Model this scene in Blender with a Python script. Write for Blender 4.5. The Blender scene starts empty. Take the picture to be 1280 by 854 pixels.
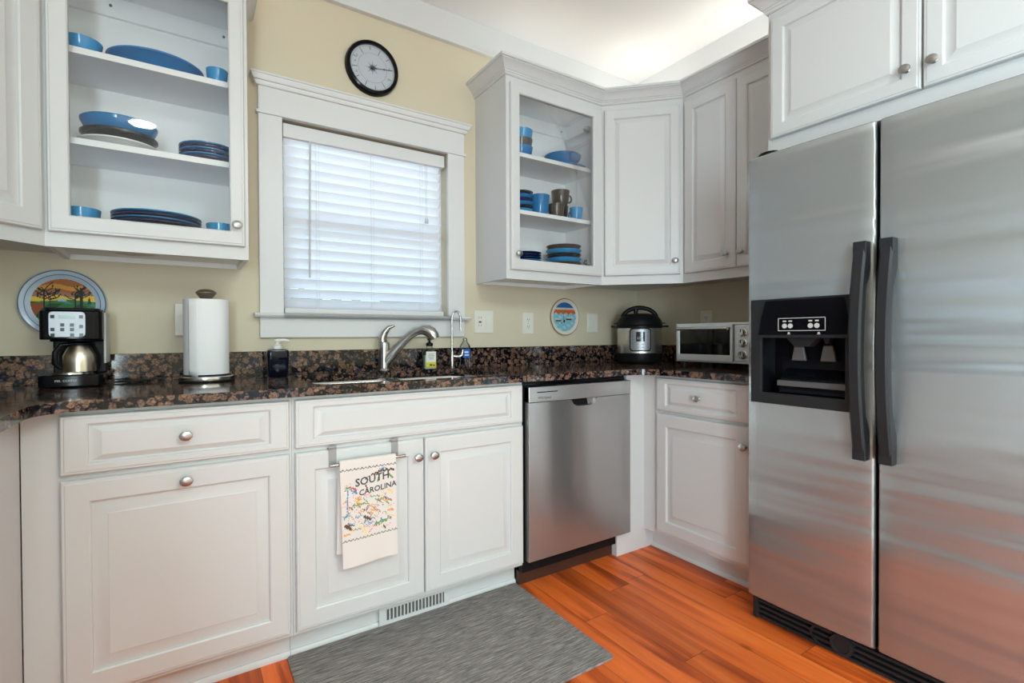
import bpy, bmesh, math, random
from mathutils import Vector, Matrix
from mathutils.geometry import tessellate_polygon
random.seed(7)
S = bpy.context.scene
COL = S.collection
PI = math.pi
R = math.radians

# ------------------------------------------------------------------ camera
CAM = (-2.55317, -2.36559, 1.07741)
th, ph, ro = R(33.17351), R(-0.65269), R(-0.22721)
fw = Vector((math.sin(th)*math.cos(ph), math.cos(th)*math.cos(ph), math.sin(ph)))
r0 = Vector((math.cos(th), -math.sin(th), 0)); u0 = r0.cross(fw)
rt = r0*math.cos(ro) + u0*math.sin(ro); up = u0*math.cos(ro) - r0*math.sin(ro)
cd = bpy.data.cameras.new('camera'); cam = bpy.data.objects.new('camera', cd); COL.objects.link(cam)
cd.sensor_width = 36.0; cd.lens = 626.842/1280*36.0; cd.clip_start = 0.02
cam.matrix_world = Matrix(((rt.x, up.x, -fw.x, CAM[0]), (rt.y, up.y, -fw.y, CAM[1]), (rt.z, up.z, -fw.z, CAM[2]), (0, 0, 0, 1)))
S.camera = cam

# ------------------------------------------------------------------ sky, light, exposure
SKY = 3.0
W = bpy.data.worlds.new('sky'); S.world = W; W.use_nodes = True
wn = W.node_tree.nodes['Background']; wn.inputs[0].default_value = (0.60, 0.78, 1.0, 1); wn.inputs[1].default_value = SKY
S.view_settings.view_transform = 'Standard'; S.view_settings.look = 'None'
S.view_settings.exposure = -0.42; S.view_settings.gamma = 1.0; S.view_settings.use_curve_mapping = False
S.cycles.use_denoising = True
S.cycles.max_bounces = 10; S.cycles.diffuse_bounces = 6; S.cycles.glossy_bounces = 5
S.cycles.transparent_max_bounces = 12; S.cycles.transmission_bounces = 8
S.cycles.caustics_reflective = False; S.cycles.caustics_refractive = False
S.cycles.sample_clamp_indirect = 6.0

def area(name, loc, target, sx, sy, power, color=(1, 1, 1), shape='RECTANGLE', spread=180):
    l = bpy.data.lights.new(name, 'AREA'); l.shape = shape; l.size = sx; l.size_y = sy
    l.energy = power; l.color = color; l.spread = R(spread)
    o = bpy.data.objects.new(name, l); COL.objects.link(o); o.location = loc
    o.rotation_euler = (Vector(target)-Vector(loc)).to_track_quat('-Z', 'Y').to_euler()
    return o
WARM = (.84, .985, .97)
STRIP = (1.0, .98, .92)
LAMP_W = 12.0
for lx, ly in ((-2.81, -3.12), (-1.8, -3.3), (-1.7, -4.8)):   # recessed can mirrored in the glass door, plus two added for light
    area('recessed_downlight', (lx, ly, 2.738), (lx, ly, 0), .17, .17, LAMP_W, WARM, 'DISK')
# added soft fill overhead and from the left, then daylight at the sink window
area('added_ceiling_fill', (-1.42, -4.2, 2.735), (-1.42, -4.2, 0), 1.3, 1.3, 92, (.80, .98, 1.0))
area('added_left_fill', (-3.72, -4.7, 1.05), (-.3, -1.2, 1.0), 1.4, 1.9, 330, (.76, .94, 1.0))  # added to light the right-hand doors, no such source known
area('daylight_front', (-1.8, 1.3, 2.1), (-1.8, 0, 1.6), 2.0, 1.6, 56, (.74, .88, 1.0))
# strip lights lying on the cabinet tops, washing the ceiling
area('cabinet_top_strip', (-.92, -.14, 2.37), (-.92, -.14, 3), .55, .05, .7, STRIP)
area('cabinet_top_strip', (-.24, -.24, 2.37), (-.24, -.24, 3), .3, .3, 1.7, STRIP)
area('cabinet_top_strip', (-.14, -.92, 2.37), (-.14, -.92, 3), .05, .55, 2.1, STRIP)
area('cabinet_top_strip', (-2.62, -.14, 2.37), (-2.62, -.14, 3), .5, .05, .8, STRIP)

area('cabinet_top_strip', (-3.38, -1.3, 2.40), (-3.38, -1.3, 3), .05, 1.5, 5, STRIP)  # added strip, brightens what the refrigerator top mirrors

# ------------------------------------------------------------------ materials
def mat(name, color, rough=.5, metal=0.0, spec=.5, **k):
    m = bpy.data.materials.new(name); m.use_nodes = True
    b = m.node_tree.nodes['Principled BSDF']
    b.inputs['Base Color'].default_value = (*color, 1); b.inputs['Roughness'].default_value = rough
    b.inputs['Metallic'].default_value = metal; b.inputs['Specular IOR Level'].default_value = spec
    for kk, v in k.items():
        b.inputs[kk.replace('_', ' ')].default_value = v
    return m
def nt(m): return m.node_tree.nodes, m.node_tree.links, m.node_tree.nodes['Principled BSDF']
def node(N, t, **k):
    n = N.new(t)
    for a, v in k.items(): setattr(n, a, v)
    return n
def ramp(N, L, src, stops, interp='LINEAR'):
    r = N.new('ShaderNodeValToRGB'); r.color_ramp.interpolation = interp
    e = r.color_ramp.elements
    while len(e) < len(stops): e.new(.5)
    for i, (p, c) in enumerate(stops):
        e[i].position = p; e[i].color = (*c, 1) if len(c) == 3 else c
    L.new(src, r.inputs[0]); return r.outputs[0]
def coords(N, L, scale=(1, 1, 1), kind='Object'):
    t = N.new('ShaderNodeTexCoord'); mp = N.new('ShaderNodeMapping'); mp.inputs['Scale'].default_value = scale
    L.new(t.outputs[kind], mp.inputs[0]); return mp.outputs[0]
def wcoords(N, L, scale=(1, 1, 1)):
    t = N.new('ShaderNodeNewGeometry'); mp = N.new('ShaderNodeMapping'); mp.inputs['Scale'].default_value = scale
    L.new(t.outputs['Position'], mp.inputs[0]); return mp.outputs[0]
def bump(m, scale, strength, dist=.001, detail=3, stretch=(1, 1, 1)):
    N, L, b = nt(m); n = N.new('ShaderNodeTexNoise'); n.inputs['Scale'].default_value = scale; n.inputs['Detail'].default_value = detail
    L.new(wcoords(N, L, stretch), n.inputs['Vector']); bp = N.new('ShaderNodeBump'); bp.inputs['Strength'].default_value = strength
    bp.inputs['Distance'].default_value = dist; L.new(n.outputs[0], bp.inputs['Height']); L.new(bp.outputs[0], b.inputs['Normal'])
    return m

M = {}
M['cab'] = bump(mat('white_cabinet_paint', (.61, .618, .625), .34), 22, .05, .002)
M['cabin'] = mat('cabinet_interior', (.88, .885, .89), .5)
M['trim'] = mat('white_trim_paint', (.66, .665, .675), .35)
M['wall'] = bump(mat('beige_wall_paint', (.61, .545, .415), .6), 180, .06, .001)
M['ceil'] = mat('white_ceiling_paint', (.78, .775, .765), .8)
M['knob'] = mat('satin_nickel', (.40, .39, .38), .32, 1)
M['steel'] = mat('polished_steel', (.62, .61, .59), .22, 1)
M['chrome'] = mat('brushed_nickel', (.47, .46, .45), .24, 1)
M['hooksteel'] = mat('satin_hook_steel', (.33, .33, .33), .5, .4)
M['carafesteel'] = mat('satin_carafe_steel', (.62, .57, .47), .3, 1)
M['panelsteel'] = mat('satin_panel_steel', (.30, .31, .33), .42, .8)
M['midgrey'] = mat('mid_grey_plastic', (.09, .09, .092), .3)
M['cavity'] = mat('oven_cavity_metal', (.30, .30, .30), .45, .6)
M['black'] = mat('gloss_black_plastic', (.004, .004, .006), .12, 0, .14)
M['blackm'] = mat('matte_black_plastic', (.008, .008, .009), .42, 0, .14)
M['dkgrey'] = mat('dark_grey_plastic', (.019, .0195, .022), .4, 0, .22)
M['grey'] = mat('grey_plastic', (.22, .22, .22), .4)
M['lightgrey'] = mat('light_grey_print', (.55, .55, .55), .5)
M['white'] = mat('white_plastic', (.75, .745, .72), .4)
M['ivory'] = mat('ivory_plastic', (.72, .70, .63), .4)
M['paper'] = bump(mat('paper_towel', (.82, .83, .86), .9), 260, .35, .002)
M['blueware'] = mat('peacock_blue_glaze', (.018, .19, .46), .14)
M['lightware'] = mat('turquoise_blue_glaze', (.03, .29, .60), .14)
M['navyware'] = mat('navy_glaze', (.006, .02, .10), .12)
M['blackware'] = mat('black_glaze', (.012, .014, .018), .1)
M['brownware'] = mat('chocolate_brown_glaze', (.075, .055, .04), .14)
M['whiteware'] = mat('white_glaze', (.75, .75, .74), .12)
M['navy'] = mat('navy_bottle', (.002, .003, .012), .08, 0, .3)
M['rubber'] = mat('black_rubber', (.012, .012, .012), .6)
M['darkbrown'] = mat('dark_brown_kick', (.05, .018, .01), .5)
M['finial'] = mat('bronze_finial', (.16, .13, .09), .35, .6)
M['slat'] = mat('blind_slat', (.86, .88, .92), .45, Transmission_Weight=0.0)
M['blue'] = mat('blue_print', (.03, .14, .62), .4)
M['yellow'] = mat('yellow_print', (.75, .62, .03), .5)
M['label'] = mat('label_paper', (.78, .80, .76), .5)
M['screen'] = mat('lcd_green', (.16, .27, .22), .2)
M['dispdark'] = mat('dark_display', (.012, .016, .03), .12)
M['hedge'] = bump(mat('hedge_leaves', (.05, .07, .03), .9), 9, 1, .05)
M['ground'] = bump(mat('outdoor_ground', (.25, .27, .2), .9), 3, .5, .05)
M['ink'] = mat('dark_ink', (.05, .05, .06), .6)
M['clockface'] = mat('clock_face', (.60, .63, .70), .4)
M['slot'] = mat('dark_slot', (.10, .10, .10), .6)
M['pinkcloth'] = bump(mat('towel_cotton', (.72, .665, .64), .95), 900, .3, .001)

def translucent(m, amount, col):
    N, L, b = nt(m); t = N.new('ShaderNodeBsdfTranslucent'); t.inputs[0].default_value = (*col, 1)
    mx = N.new('ShaderNodeMixShader'); mx.inputs[0].default_value = amount
    out = N['Material Output']; L.new(b.outputs[0], mx.inputs[1]); L.new(t.outputs[0], mx.inputs[2]); L.new(mx.outputs[0], out.inputs[0])
translucent(M['slat'], .34, (.92, .94, .97))

def glass(name, tint=(1, 1, 1), refl=1.0, rough=.02):
    m = bpy.data.materials.new(name); m.use_nodes = True; N = m.node_tree.nodes; L = m.node_tree.links
    N.remove(N['Principled BSDF'])
    t = N.new('ShaderNodeBsdfTransparent'); t.inputs[0].default_value = (*tint, 1)
    g = N.new('ShaderNodeBsdfGlossy'); g.inputs['Roughness'].default_value = rough
    f = N.new('ShaderNodeFresnel'); f.inputs[0].default_value = 1.45
    mu = N.new('ShaderNodeMath'); mu.operation = 'MULTIPLY'; mu.inputs[1].default_value = refl; L.new(f.outputs[0], mu.inputs[0])
    mx = N.new('ShaderNodeMixShader'); L.new(mu.outputs[0], mx.inputs[0]); L.new(t.outputs[0], mx.inputs[1]); L.new(g.outputs[0], mx.inputs[2])
    L.new(mx.outputs[0], N['Material Output'].inputs[0]); return m
M['glass'] = glass('clear_pane', (.985, .985, .985), .6)
M['ovenglass'] = glass('smoked_oven_glass', (.62, .62, .62), .6)
M['soapglass'] = glass('clear_green_plastic', (.92, .97, .93), .8, .05)
M['clearpl'] = glass('clear_plastic', (.88, .91, .93), 1.0, .05)

def brushed(name, col, rough, aniso, tangent, wav=None, grain=None, metal=1.0):
    m = mat(name, col, rough, metal); N, L, b = nt(m)
    b.inputs['Anisotropic'].default_value = aniso
    c = N.new('ShaderNodeCombineXYZ')
    for i in range(3): c.inputs[i].default_value = tangent[i]
    L.new(c.outputs[0], b.inputs['Tangent'])
    if wav:
        n = N.new('ShaderNodeTexNoise'); n.inputs['Scale'].default_value = 1; n.inputs['Detail'].default_value = 2.5
        L.new(wcoords(N, L, wav[0]), n.inputs['Vector']); bp = N.new('ShaderNodeBump'); bp.inputs['Strength'].default_value = wav[1]
        bp.inputs['Distance'].default_value = wav[2]; L.new(n.outputs[0], bp.inputs['Height']); L.new(bp.outputs[0], b.inputs['Normal'])
    if grain:
        n = N.new('ShaderNodeTexNoise'); n.inputs['Scale'].default_value = 1; n.inputs['Detail'].default_value = 2
        L.new(wcoords(N, L, grain), n.inputs['Vector'])
        mr = N.new('ShaderNodeMapRange'); mr.inputs[3].default_value = rough-.05; mr.inputs[4].default_value = rough+.07
        L.new(n.outputs[0], mr.inputs[0]); L.new(mr.outputs[0], b.inputs['Roughness'])
    return m
M['fridge'] = brushed('brushed_stainless_vertical_grain', (.52, .535, .54), .26, .95, (0, 1, 0), ((.9, .35, 4.6), 1.0, .022), None)
M['dw'] = brushed('brushed_stainless_horizontal_grain', (.60, .59, .58), .20, .95, (0, 0, 1), ((3.0, 1, .2), .5, .012), None)
def soften(m, col, amount, rough):
    N, L, b = nt(m); q = N.new('ShaderNodeBsdfPrincipled'); q.inputs['Base Color'].default_value = (*col, 1); q.inputs['Metallic'].default_value = 1; q.inputs['Roughness'].default_value = rough
    mx = N.new('ShaderNodeMixShader'); mx.inputs[0].default_value = amount; L.new(b.outputs[0], mx.inputs[1]); L.new(q.outputs[0], mx.inputs[2]); L.new(mx.outputs[0], N['Material Output'].inputs[0])
soften(M['fridge'], (.32, .35, .365), .42, .8)
soften(M['dw'], (.36, .37, .38), .4, .8)
M['dwpanel'] = brushed('satin_stainless_console', (.58, .58, .585), .32, .4, (1, 0, 0))
M['pot'] = brushed('brushed_steel_cylinder', (.55, .53, .49), .26, .7, (.7, -.7, 0))
M['oven'] = brushed('oven_stainless', (.70, .71, .73), .34, .5, (0, 1, 0), metal=.7)

def granite():
    m = mat('brown_black_granite', (.1, .06, .04), .09, 0, .38); N, L, b = nt(m)
    co = wcoords(N, L)
    nz = N.new('ShaderNodeTexNoise'); nz.inputs['Scale'].default_value = 60; nz.inputs['Detail'].default_value = 3; L.new(co, nz.inputs['Vector'])
    mixv = N.new('ShaderNodeVectorMath'); mixv.operation = 'MULTIPLY_ADD'; mixv.inputs[1].default_value = (.024, .024, .024)
    L.new(nz.outputs['Color'], mixv.inputs[0]); L.new(co, mixv.inputs[2])
    v = N.new('ShaderNodeTexVoronoi'); v.inputs['Scale'].default_value = 46; L.new(mixv.outputs[0], v.inputs['Vector'])
    sep = N.new('ShaderNodeSeparateColor'); L.new(v.outputs['Color'], sep.inputs[0])
    # per-blotch radius
    thr = N.new('ShaderNodeMapRange'); thr.inputs[3].default_value = .26; thr.inputs[4].default_value = .70; L.new(sep.outputs[0], thr.inputs[0])
    sub = N.new('ShaderNodeMath'); sub.operation = 'SUBTRACT'; L.new(thr.outputs[0], sub.inputs[0]); L.new(v.outputs['Distance'], sub.inputs[1])
    msk = N.new('ShaderNodeMapRange'); msk.inputs[1].default_value = -.03; msk.inputs[2].default_value = .06; L.new(sub.outputs[0], msk.inputs[0])
    n2 = N.new('ShaderNodeTexNoise'); n2.inputs['Scale'].default_value = 170; n2.inputs['Detail'].default_value = 4; L.new(co, n2.inputs['Vector'])
    brown = ramp(N, L, n2.outputs[0], [(.3, (.045, .024, .017)), (.5, (.185, .102, .068)), (.7, (.33, .21, .15))])
    vr = N.new('ShaderNodeMapRange'); vr.inputs[3].default_value = .45; vr.inputs[4].default_value = 1.1; L.new(sep.outputs[1], vr.inputs[0])
    hv = N.new('ShaderNodeHueSaturation'); L.new(brown, hv.inputs['Color']); L.new(vr.outputs[0], hv.inputs['Value']); brown = hv.outputs[0]
    n3 = N.new('ShaderNodeTexVoronoi'); n3.inputs['Scale'].default_value = 150; L.new(co, n3.inputs['Vector'])
    sp3 = N.new('ShaderNodeSeparateColor'); L.new(n3.outputs['Color'], sp3.inputs[0])
    dark = ramp(N, L, sp3.outputs[1], [(0, (.004, .004, .006)), (.62, (.008, .008, .012)), (.80, (.03, .038, .065)), (.9, (.11, .065, .045))], 'CONSTANT')
    mx = N.new('ShaderNodeMix'); mx.data_type = 'RGBA'; L.new(msk.outputs[0], mx.inputs[0]); L.new(dark, mx.inputs[6]); L.new(brown, mx.inputs[7])
    L.new(mx.outputs[2], b.inputs['Base Color']); return m
M['granite'] = granite()

def floor_mat():
    m = mat('heart_pine_planks', (.4, .1, .03), .36, 0, .3); N, L, b = nt(m)
    g = N.new('ShaderNodeNewGeometry'); sx = N.new('ShaderNodeSeparateXYZ'); L.new(g.outputs['Position'], sx.inputs[0])
    def math_(op, a, bb=None, c=None):
        n = N.new('ShaderNodeMath'); n.operation = op
        for i, v in enumerate((a, bb, c)):
            if v is None: continue
            if isinstance(v, (int, float)): n.inputs[i].default_value = v
            else: L.new(v, n.inputs[i])
        return n.outputs[0]
    PW = .1175
    xs = math_('DIVIDE', math_('ADD', sx.outputs[0], 10*PW+.0), PW)
    xs = math_('ADD', xs, .06)
    idx = math_('FLOOR', xs); fx = math_('FRACT', xs)
    w = N.new('ShaderNodeTexWhiteNoise'); w.noise_dimensions = '1D'; L.new(idx, w.inputs['W'])
    yo = math_('MULTIPLY', w.outputs['Value'], 7.3)
    ys = math_('DIVIDE', math_('ADD', sx.outputs[1], math_('ADD', yo, 20)), 1.35)
    yi = math_('FLOOR', ys); fy = math_('FRACT', ys)
    w2 = N.new('ShaderNodeTexWhiteNoise'); w2.noise_dimensions = '2D'
    cv = N.new('ShaderNodeCombineXYZ'); L.new(idx, cv.inputs[0]); L.new(yi, cv.inputs[1]); L.new(cv.outputs[0], w2.inputs['Vector'])
    # grain
    cg = N.new('ShaderNodeCombineXYZ'); L.new(math_('MULTIPLY', sx.outputs[0], 13), cg.inputs[0]); L.new(math_('MULTIPLY', sx.outputs[1], 1.1), cg.inputs[1])
    L.new(math_('MULTIPLY', w2.outputs['Value'], 40), cg.inputs[2])
    n = N.new('ShaderNodeTexNoise'); n.inputs['Scale'].default_value = 1; n.inputs['Detail'].default_value = 6; n.inputs['Roughness'].default_value = .55; n.inputs['Distortion'].default_value = .9
    L.new(cg.outputs[0], n.inputs['Vector'])
    base = ramp(N, L, n.outputs[0], [(.27, (.20, .028, .006)), (.40, (.48, .080, .014)), (.50, (.74, .135, .023)), (.62, (.87, .18, .034)), (.8, (.95, .28, .07))])
    hs = N.new('ShaderNodeHueSaturation'); L.new(base, hs.inputs['Color'])
    L.new(math_('ADD', math_('MULTIPLY', w2.outputs['Value'], .60), .66), hs.inputs['Value'])
    # knots
    v = N.new('ShaderNodeTexVoronoi'); v.inputs['Scale'].default_value = 1
    ck = N.new('ShaderNodeCombineXYZ'); L.new(math_('MULTIPLY', sx.outputs[0], 5.5), ck.inputs[0]); L.new(math_('MULTIPLY', sx.outputs[1], 2.6), ck.inputs[1]); L.new(ck.outputs[0], v.inputs['Vector'])
    kn = N.new('ShaderNodeMapRange'); kn.inputs[1].default_value = .02; kn.inputs[2].default_value = .09; kn.inputs[3].default_value = .25; kn.inputs[4].default_value = 1; L.new(v.outputs['Distance'], kn.inputs[0])
    gap = math_('MULTIPLY', math_('GREATER_THAN', fx, .012), math_('GREATER_THAN', fy, .0015))
    gap = math_('ADD', math_('MULTIPLY', gap, .75), .25)
    fac = math_('MULTIPLY', gap, kn.outputs[0])
    mx = N.new('ShaderNodeMix'); mx.data_type = 'RGBA'; mx.blend_type = 'MULTIPLY'; mx.inputs[0].default_value = 1
    L.new(hs.outputs[0], mx.inputs[6]); cc = N.new('ShaderNodeCombineXYZ')
    for i in range(3): L.new(fac, cc.inputs[i])
    L.new(cc.outputs[0], mx.inputs[7]); L.new(mx.outputs[2], b.inputs['Base Color'])
    return m
M['floor'] = floor_mat()

def rug_mat():
    m = mat('heathered_grey_weave', (.3, .3, .3), .95, 0, .2); N, L, b = nt(m)
    n = N.new('ShaderNodeTexNoise'); n.inputs['Scale'].default_value = 1; n.inputs['Detail'].default_value = 4; n.inputs['Roughness'].default_value = .75
    L.new(wcoords(N, L, (13, 260, 1)), n.inputs['Vector'])
    c = ramp(N, L, n.outputs[0], [(.33, (.095, .086, .084)), (.48, (.215, .196, .190)), (.60, (.37, .34, .32)), (.72, (.64, .60, .55))])
    L.new(c, b.inputs['Base Color'])
    w = N.new('ShaderNodeTexWave'); w.inputs['Scale'].default_value = 110; w.bands_direction = 'Y'; L.new(wcoords(N, L), w.inputs['Vector'])
    bp = N.new('ShaderNodeBump'); bp.inputs['Strength'].default_value = .5; bp.inputs['Distance'].default_value = .002; L.new(w.outputs[0], bp.inputs['Height']); L.new(bp.outputs[0], b.inputs['Normal'])
    return m
M['rug'] = rug_mat()

# ------------------------------------------------------------------ mesh helpers
class G:
    def __init__(self): self.b = bmesh.new()
    def face(self, pts, m=0):
        try: f = self.b.faces.new([self.b.verts.new(p) for p in pts]); f.material_index = m; return f
        except ValueError: return None
    def box(self, x0, x1, y0, y1, z0, z1, m=0):
        v = [self.b.verts.new(p) for p in ((x0,y0,z0),(x1,y0,z0),(x1,y1,z0),(x0,y1,z0),(x0,y0,z1),(x1,y0,z1),(x1,y1,z1),(x0,y1,z1))]
        for q in ((0,3,2,1),(4,5,6,7),(0,1,5,4),(1,2,6,5),(2,3,7,6),(3,0,4,7)):
            f = self.b.faces.new([v[i] for i in q]); f.material_index = m
        return self
    def prism(self, poly, z0, z1, m=0, axis='z', holes=()):
        """extrude 2D outline (with holes) along an axis; axis x: (y,z); y: (x,z); z: (x,y)"""
        def P(p, t):
            return {'z': (p[0], p[1], t), 'y': (p[0], t, p[1]), 'x': (t, p[0], p[1])}[axis]
        loops = [list(poly)] + [list(h) for h in holes]
        flat = [p for l in loops for p in l]
        tris = tessellate_polygon([[Vector((p[0], p[1], 0)) for p in l] for l in loops])
        a = [self.b.verts.new(P(p, z0)) for p in flat]; c = [self.b.verts.new(P(p, z1)) for p in flat]
        if len(loops) == 1:
            fs = [self.b.faces.new(a), self.b.faces.new(c)]
        else:
            fs = []
            for t in tris:
                fs.append(self.b.faces.new([a[i] for i in t])); fs.append(self.b.faces.new([c[i] for i in t]))
        o = 0
        for l in loops:
            n = len(l)
            for i in range(n):
                j = (i+1) % n; fs.append(self.b.faces.new((a[o+i], a[o+j], c[o+j], c[o+i])))
            o += n
        for f in fs: f.material_index = m
        return self
    def lathe(self, prof, c=(0, 0, 0), axis='z', seg=32, m=0, sx=1, sy=1, a0=0, a1=2*PI):
        full = abs(a1-a0-2*PI) < 1e-6; n = seg if full else seg+1
        rings = []
        for r, h in prof:
            ring = []
            if r < 1e-7:
                p = (0, 0, h); ring = [self.b.verts.new(self._ax(p, c, axis))]*n
            else:
                for i in range(n):
                    a = a0+(a1-a0)*i/seg
                    ring.append(self.b.verts.new(self._ax((r*math.cos(a)*sx, r*math.sin(a)*sy, h), c, axis)))
            rings.append(ring)
        for k in range(len(rings)-1):
            A, B = rings[k], rings[k+1]
            for i in range(n if full else n-1):
                j = (i+1) % n
                vs = []
                for v in (A[i], A[j], B[j], B[i]):
                    if v not in vs: vs.append(v)
                if len(vs) > 2:
                    try: f = self.b.faces.new(vs); f.material_index = m
                    except ValueError: pass
        return self
    def _ax(self, p, c, axis):
        x, y, z = p
        if axis == 'z': q = (x, y, z)
        elif axis == '-y': q = (x, -z, y)
        elif axis == '-x': q = (-z, -x, y)
        elif axis == 'x': q = (z, x, y)
        else: q = (x, z, -y)
        return (q[0]+c[0], q[1]+c[1], q[2]+c[2])
    def tube(self, pts, rad, seg=12, m=0, flat=1.0, upv=(0, 0, 1)):
        pts = [Vector(p) for p in pts]; n = len(pts)
        rad = rad if isinstance(rad, (list, tuple)) else [rad]*n
        rings = []; prev = None
        for i in range(n):
            t = (pts[min(i+1, n-1)]-pts[max(i-1, 0)]).normalized()
            if prev is None:
                u = Vector(upv); u = u-t*u.dot(t)
                if u.length < 1e-3: u = Vector((1, 0, 0)); u = u-t*u.dot(t)
            else: u = prev-t*prev.dot(t)
            u.normalize(); prev = u; w = t.cross(u)
            rings.append([self.b.verts.new(pts[i]+(u*math.cos(2*PI*k/seg)*flat+w*math.sin(2*PI*k/seg))*rad[i]) for k in range(seg)])
        for i in range(n-1):
            for k in range(seg):
                j = (k+1) % seg
                f = self.b.faces.new((rings[i][k], rings[i][j], rings[i+1][j], rings[i+1][k])); f.material_index = m
        for r_ in (rings[0], rings[-1]):
            f = self.b.faces.new(r_); f.material_index = m
        return self
    def sweep(self, path, prof, m=0, closed=False):
        """mitred moulding: path of (x,y), profile of (out,z) to the LEFT-hand outside normal"""
        n = len(path); rings = []
        for i in range(n):
            p = Vector(path[i])
            def nrm(a, b): d = (Vector(b)-Vector(a)).normalized(); return Vector((d.y, -d.x))
            ns = []
            if i > 0: ns.append(nrm(path[i-1], path[i]))
            if i < n-1: ns.append(nrm(path[i], path[i+1]))
            k = ns[0] if len(ns) == 1 else (ns[0]+ns[1]).normalized()
            s = 1 if len(ns) == 1 else 1/max(.2, k.dot(ns[0]))
            rings.append([self.b.verts.new((p.x+k.x*o*s, p.y+k.y*o*s, z)) for o, z in prof])
        q = len(prof)
        for i in range(n-1):
            for j in range(q):
                k = (j+1) % q
                f = self.b.faces.new((rings[i][j], rings[i][k], rings[i+1][k], rings[i+1][j])); f.material_index = m
        for r_ in (rings[0], rings[-1]):
            f = self.b.faces.new(r_); f.material_index = m
        return self
    def obj(self, name, mats, parent=None, bevel=0, seg=2, angle=35, fixn=True):
        if fixn: bmesh.ops.recalc_face_normals(self.b, faces=self.b.faces)
        me = bpy.data.meshes.new(name); self.b.to_mesh(me); self.b.free()
        for mm in (mats if isinstance(mats, (list, tuple)) else [mats]): me.materials.append(M[mm] if isinstance(mm, str) else mm)
        me.polygons.foreach_set('use_smooth', [True]*len(me.polygons))
        me.set_sharp_from_angle(angle=R(angle))
        o = bpy.data.objects.new(name, me); COL.objects.link(o)
        if parent: o.parent = parent
        if bevel:
            bv = o.modifiers.new('bevel', 'BEVEL'); bv.width = bevel; bv.segments = seg; bv.limit_method = 'ANGLE'; bv.angle_limit = R(40); bv.harden_normals = True
        return o

def thing(name, label, cat, loc=(0, 0, 0), rz=0, group=None):
    o = bpy.data.objects.new(name, None); COL.objects.link(o); o.empty_display_size = .05
    o.location = loc; o.rotation_euler = (0, 0, rz)
    return tag(o, label, cat, group)
def tag(o, label, cat, group=None):
    o['label'] = label; o['category'] = cat
    if group: o['group'] = group
    return o
def struct(o): o['kind'] = 'structure'; return o
def arc(cx, cy, r, a0, a1, n): return [(cx+r*math.cos(R(a0+(a1-a0)*i/n)), cy+r*math.sin(R(a0+(a1-a0)*i/n))) for i in range(n+1)]
def rrect(x0, x1, y0, y1, r, n=4):
    return arc(x1-r, y1-r, r, 0, 90, n)+arc(x0+r, y1-r, r, 90, 180, n)+arc(x0+r, y0+r, r, 180, 270, n)+arc(x1-r, y0+r, r, 270, 360, n)
def text_polys(s, size, bold=.0):
    """outline text as triangulated flat mesh data (x,y) verts + faces"""
    c = bpy.data.curves.new('t', 'FONT'); c.body = s; c.size = size; c.align_x = 'CENTER'; c.align_y = 'CENTER'; c.resolution_u = 2; c.offset = size*bold
    o = bpy.data.objects.new('t', c); COL.objects.link(o)
    dg = bpy.context.evaluated_depsgraph_get(); me = bpy.data.meshes.new_from_object(o.evaluated_get(dg))
    vs = [(v.co.x, v.co.y) for v in me.vertices]; fs = [tuple(p.vertices) for p in me.polygons]
    bpy.data.objects.remove(o); bpy.data.curves.remove(c); bpy.data.meshes.remove(me)
    return vs, fs
def put_text(g, s, size, fn, m=0, bold=.0):
    vs, fs = text_polys(s, size, bold); bv = [g.b.verts.new(fn(*p)) for p in vs]
    for f in fs:
        try: ff = g.b.faces.new([bv[i] for i in f]); ff.material_index = m
        except ValueError: pass

# ------------------------------------------------------------------ room shell
XL, YR, ZC = -3.516, -5.6, 2.745
T = .12
def wall_with_hole(name, axis, a0, a1, pos0, pos1, hole):
    g = G(); h0, h1, z0, z1 = hole
    def bx(u0, u1, zz0, zz1):
        if axis == 'x': g.box(u0, u1, pos0, pos1, zz0, zz1)
        else: g.box(pos0, pos1, u0, u1, zz0, zz1)
    bx(a0, h0, 0, ZC); bx(h1, a1, 0, ZC); bx(h0, h1, 0, z0); bx(h0, h1, z1, ZC)
    return struct(g.obj(name, 'wall'))
WX0, WX1, WZ0, WZ1 = -2.195, -1.405, 1.16, 2.02
wall_with_hole('wall_back', 'x', XL-T, T, 0, T, (WX0, WX1, WZ0, WZ1))
struct(G().box(0, T, YR, 0, 0, ZC).obj('wall_right', 'wall'))
g = G()                                                # two added openings: a low one over the counter, a tall one further back
for q in ((YR, -5.45, 0, ZC), (-5.45, -3.95, 0, .06), (-5.45, -3.95, 2.1, ZC), (-3.95, -2.15, 0, ZC), (-2.15, -.85, 0, 1.085), (-2.15, -.85, 1.33, ZC), (-.85, 0, 0, ZC)): g.box(XL-T, XL, *q)
struct(g.obj('wall_left', 'wall'))
g = G()                                                # rear wall with two narrow low panes
for q in ((XL-T, -1.70, 0, ZC), (-1.58, -1.29, 0, ZC), (-1.14, T, 0, ZC)): g.box(q[0], q[1], YR-T, YR, q[2], q[3])
for q in ((-1.70, -1.58), (-1.29, -1.14)): g.box(*q, YR-T, YR, 0, .2); g.box(*q, YR-T, YR, .70, ZC)
struct(g.obj('wall_rear', 'wall'))
struct(G().box(XL-T, T, YR-T, T, -.1, 0).obj('floor', 'floor'))
struct(G().box(XL-T, T, YR-T, T, ZC, ZC+.1).obj('ceiling', 'ceil'))
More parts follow.
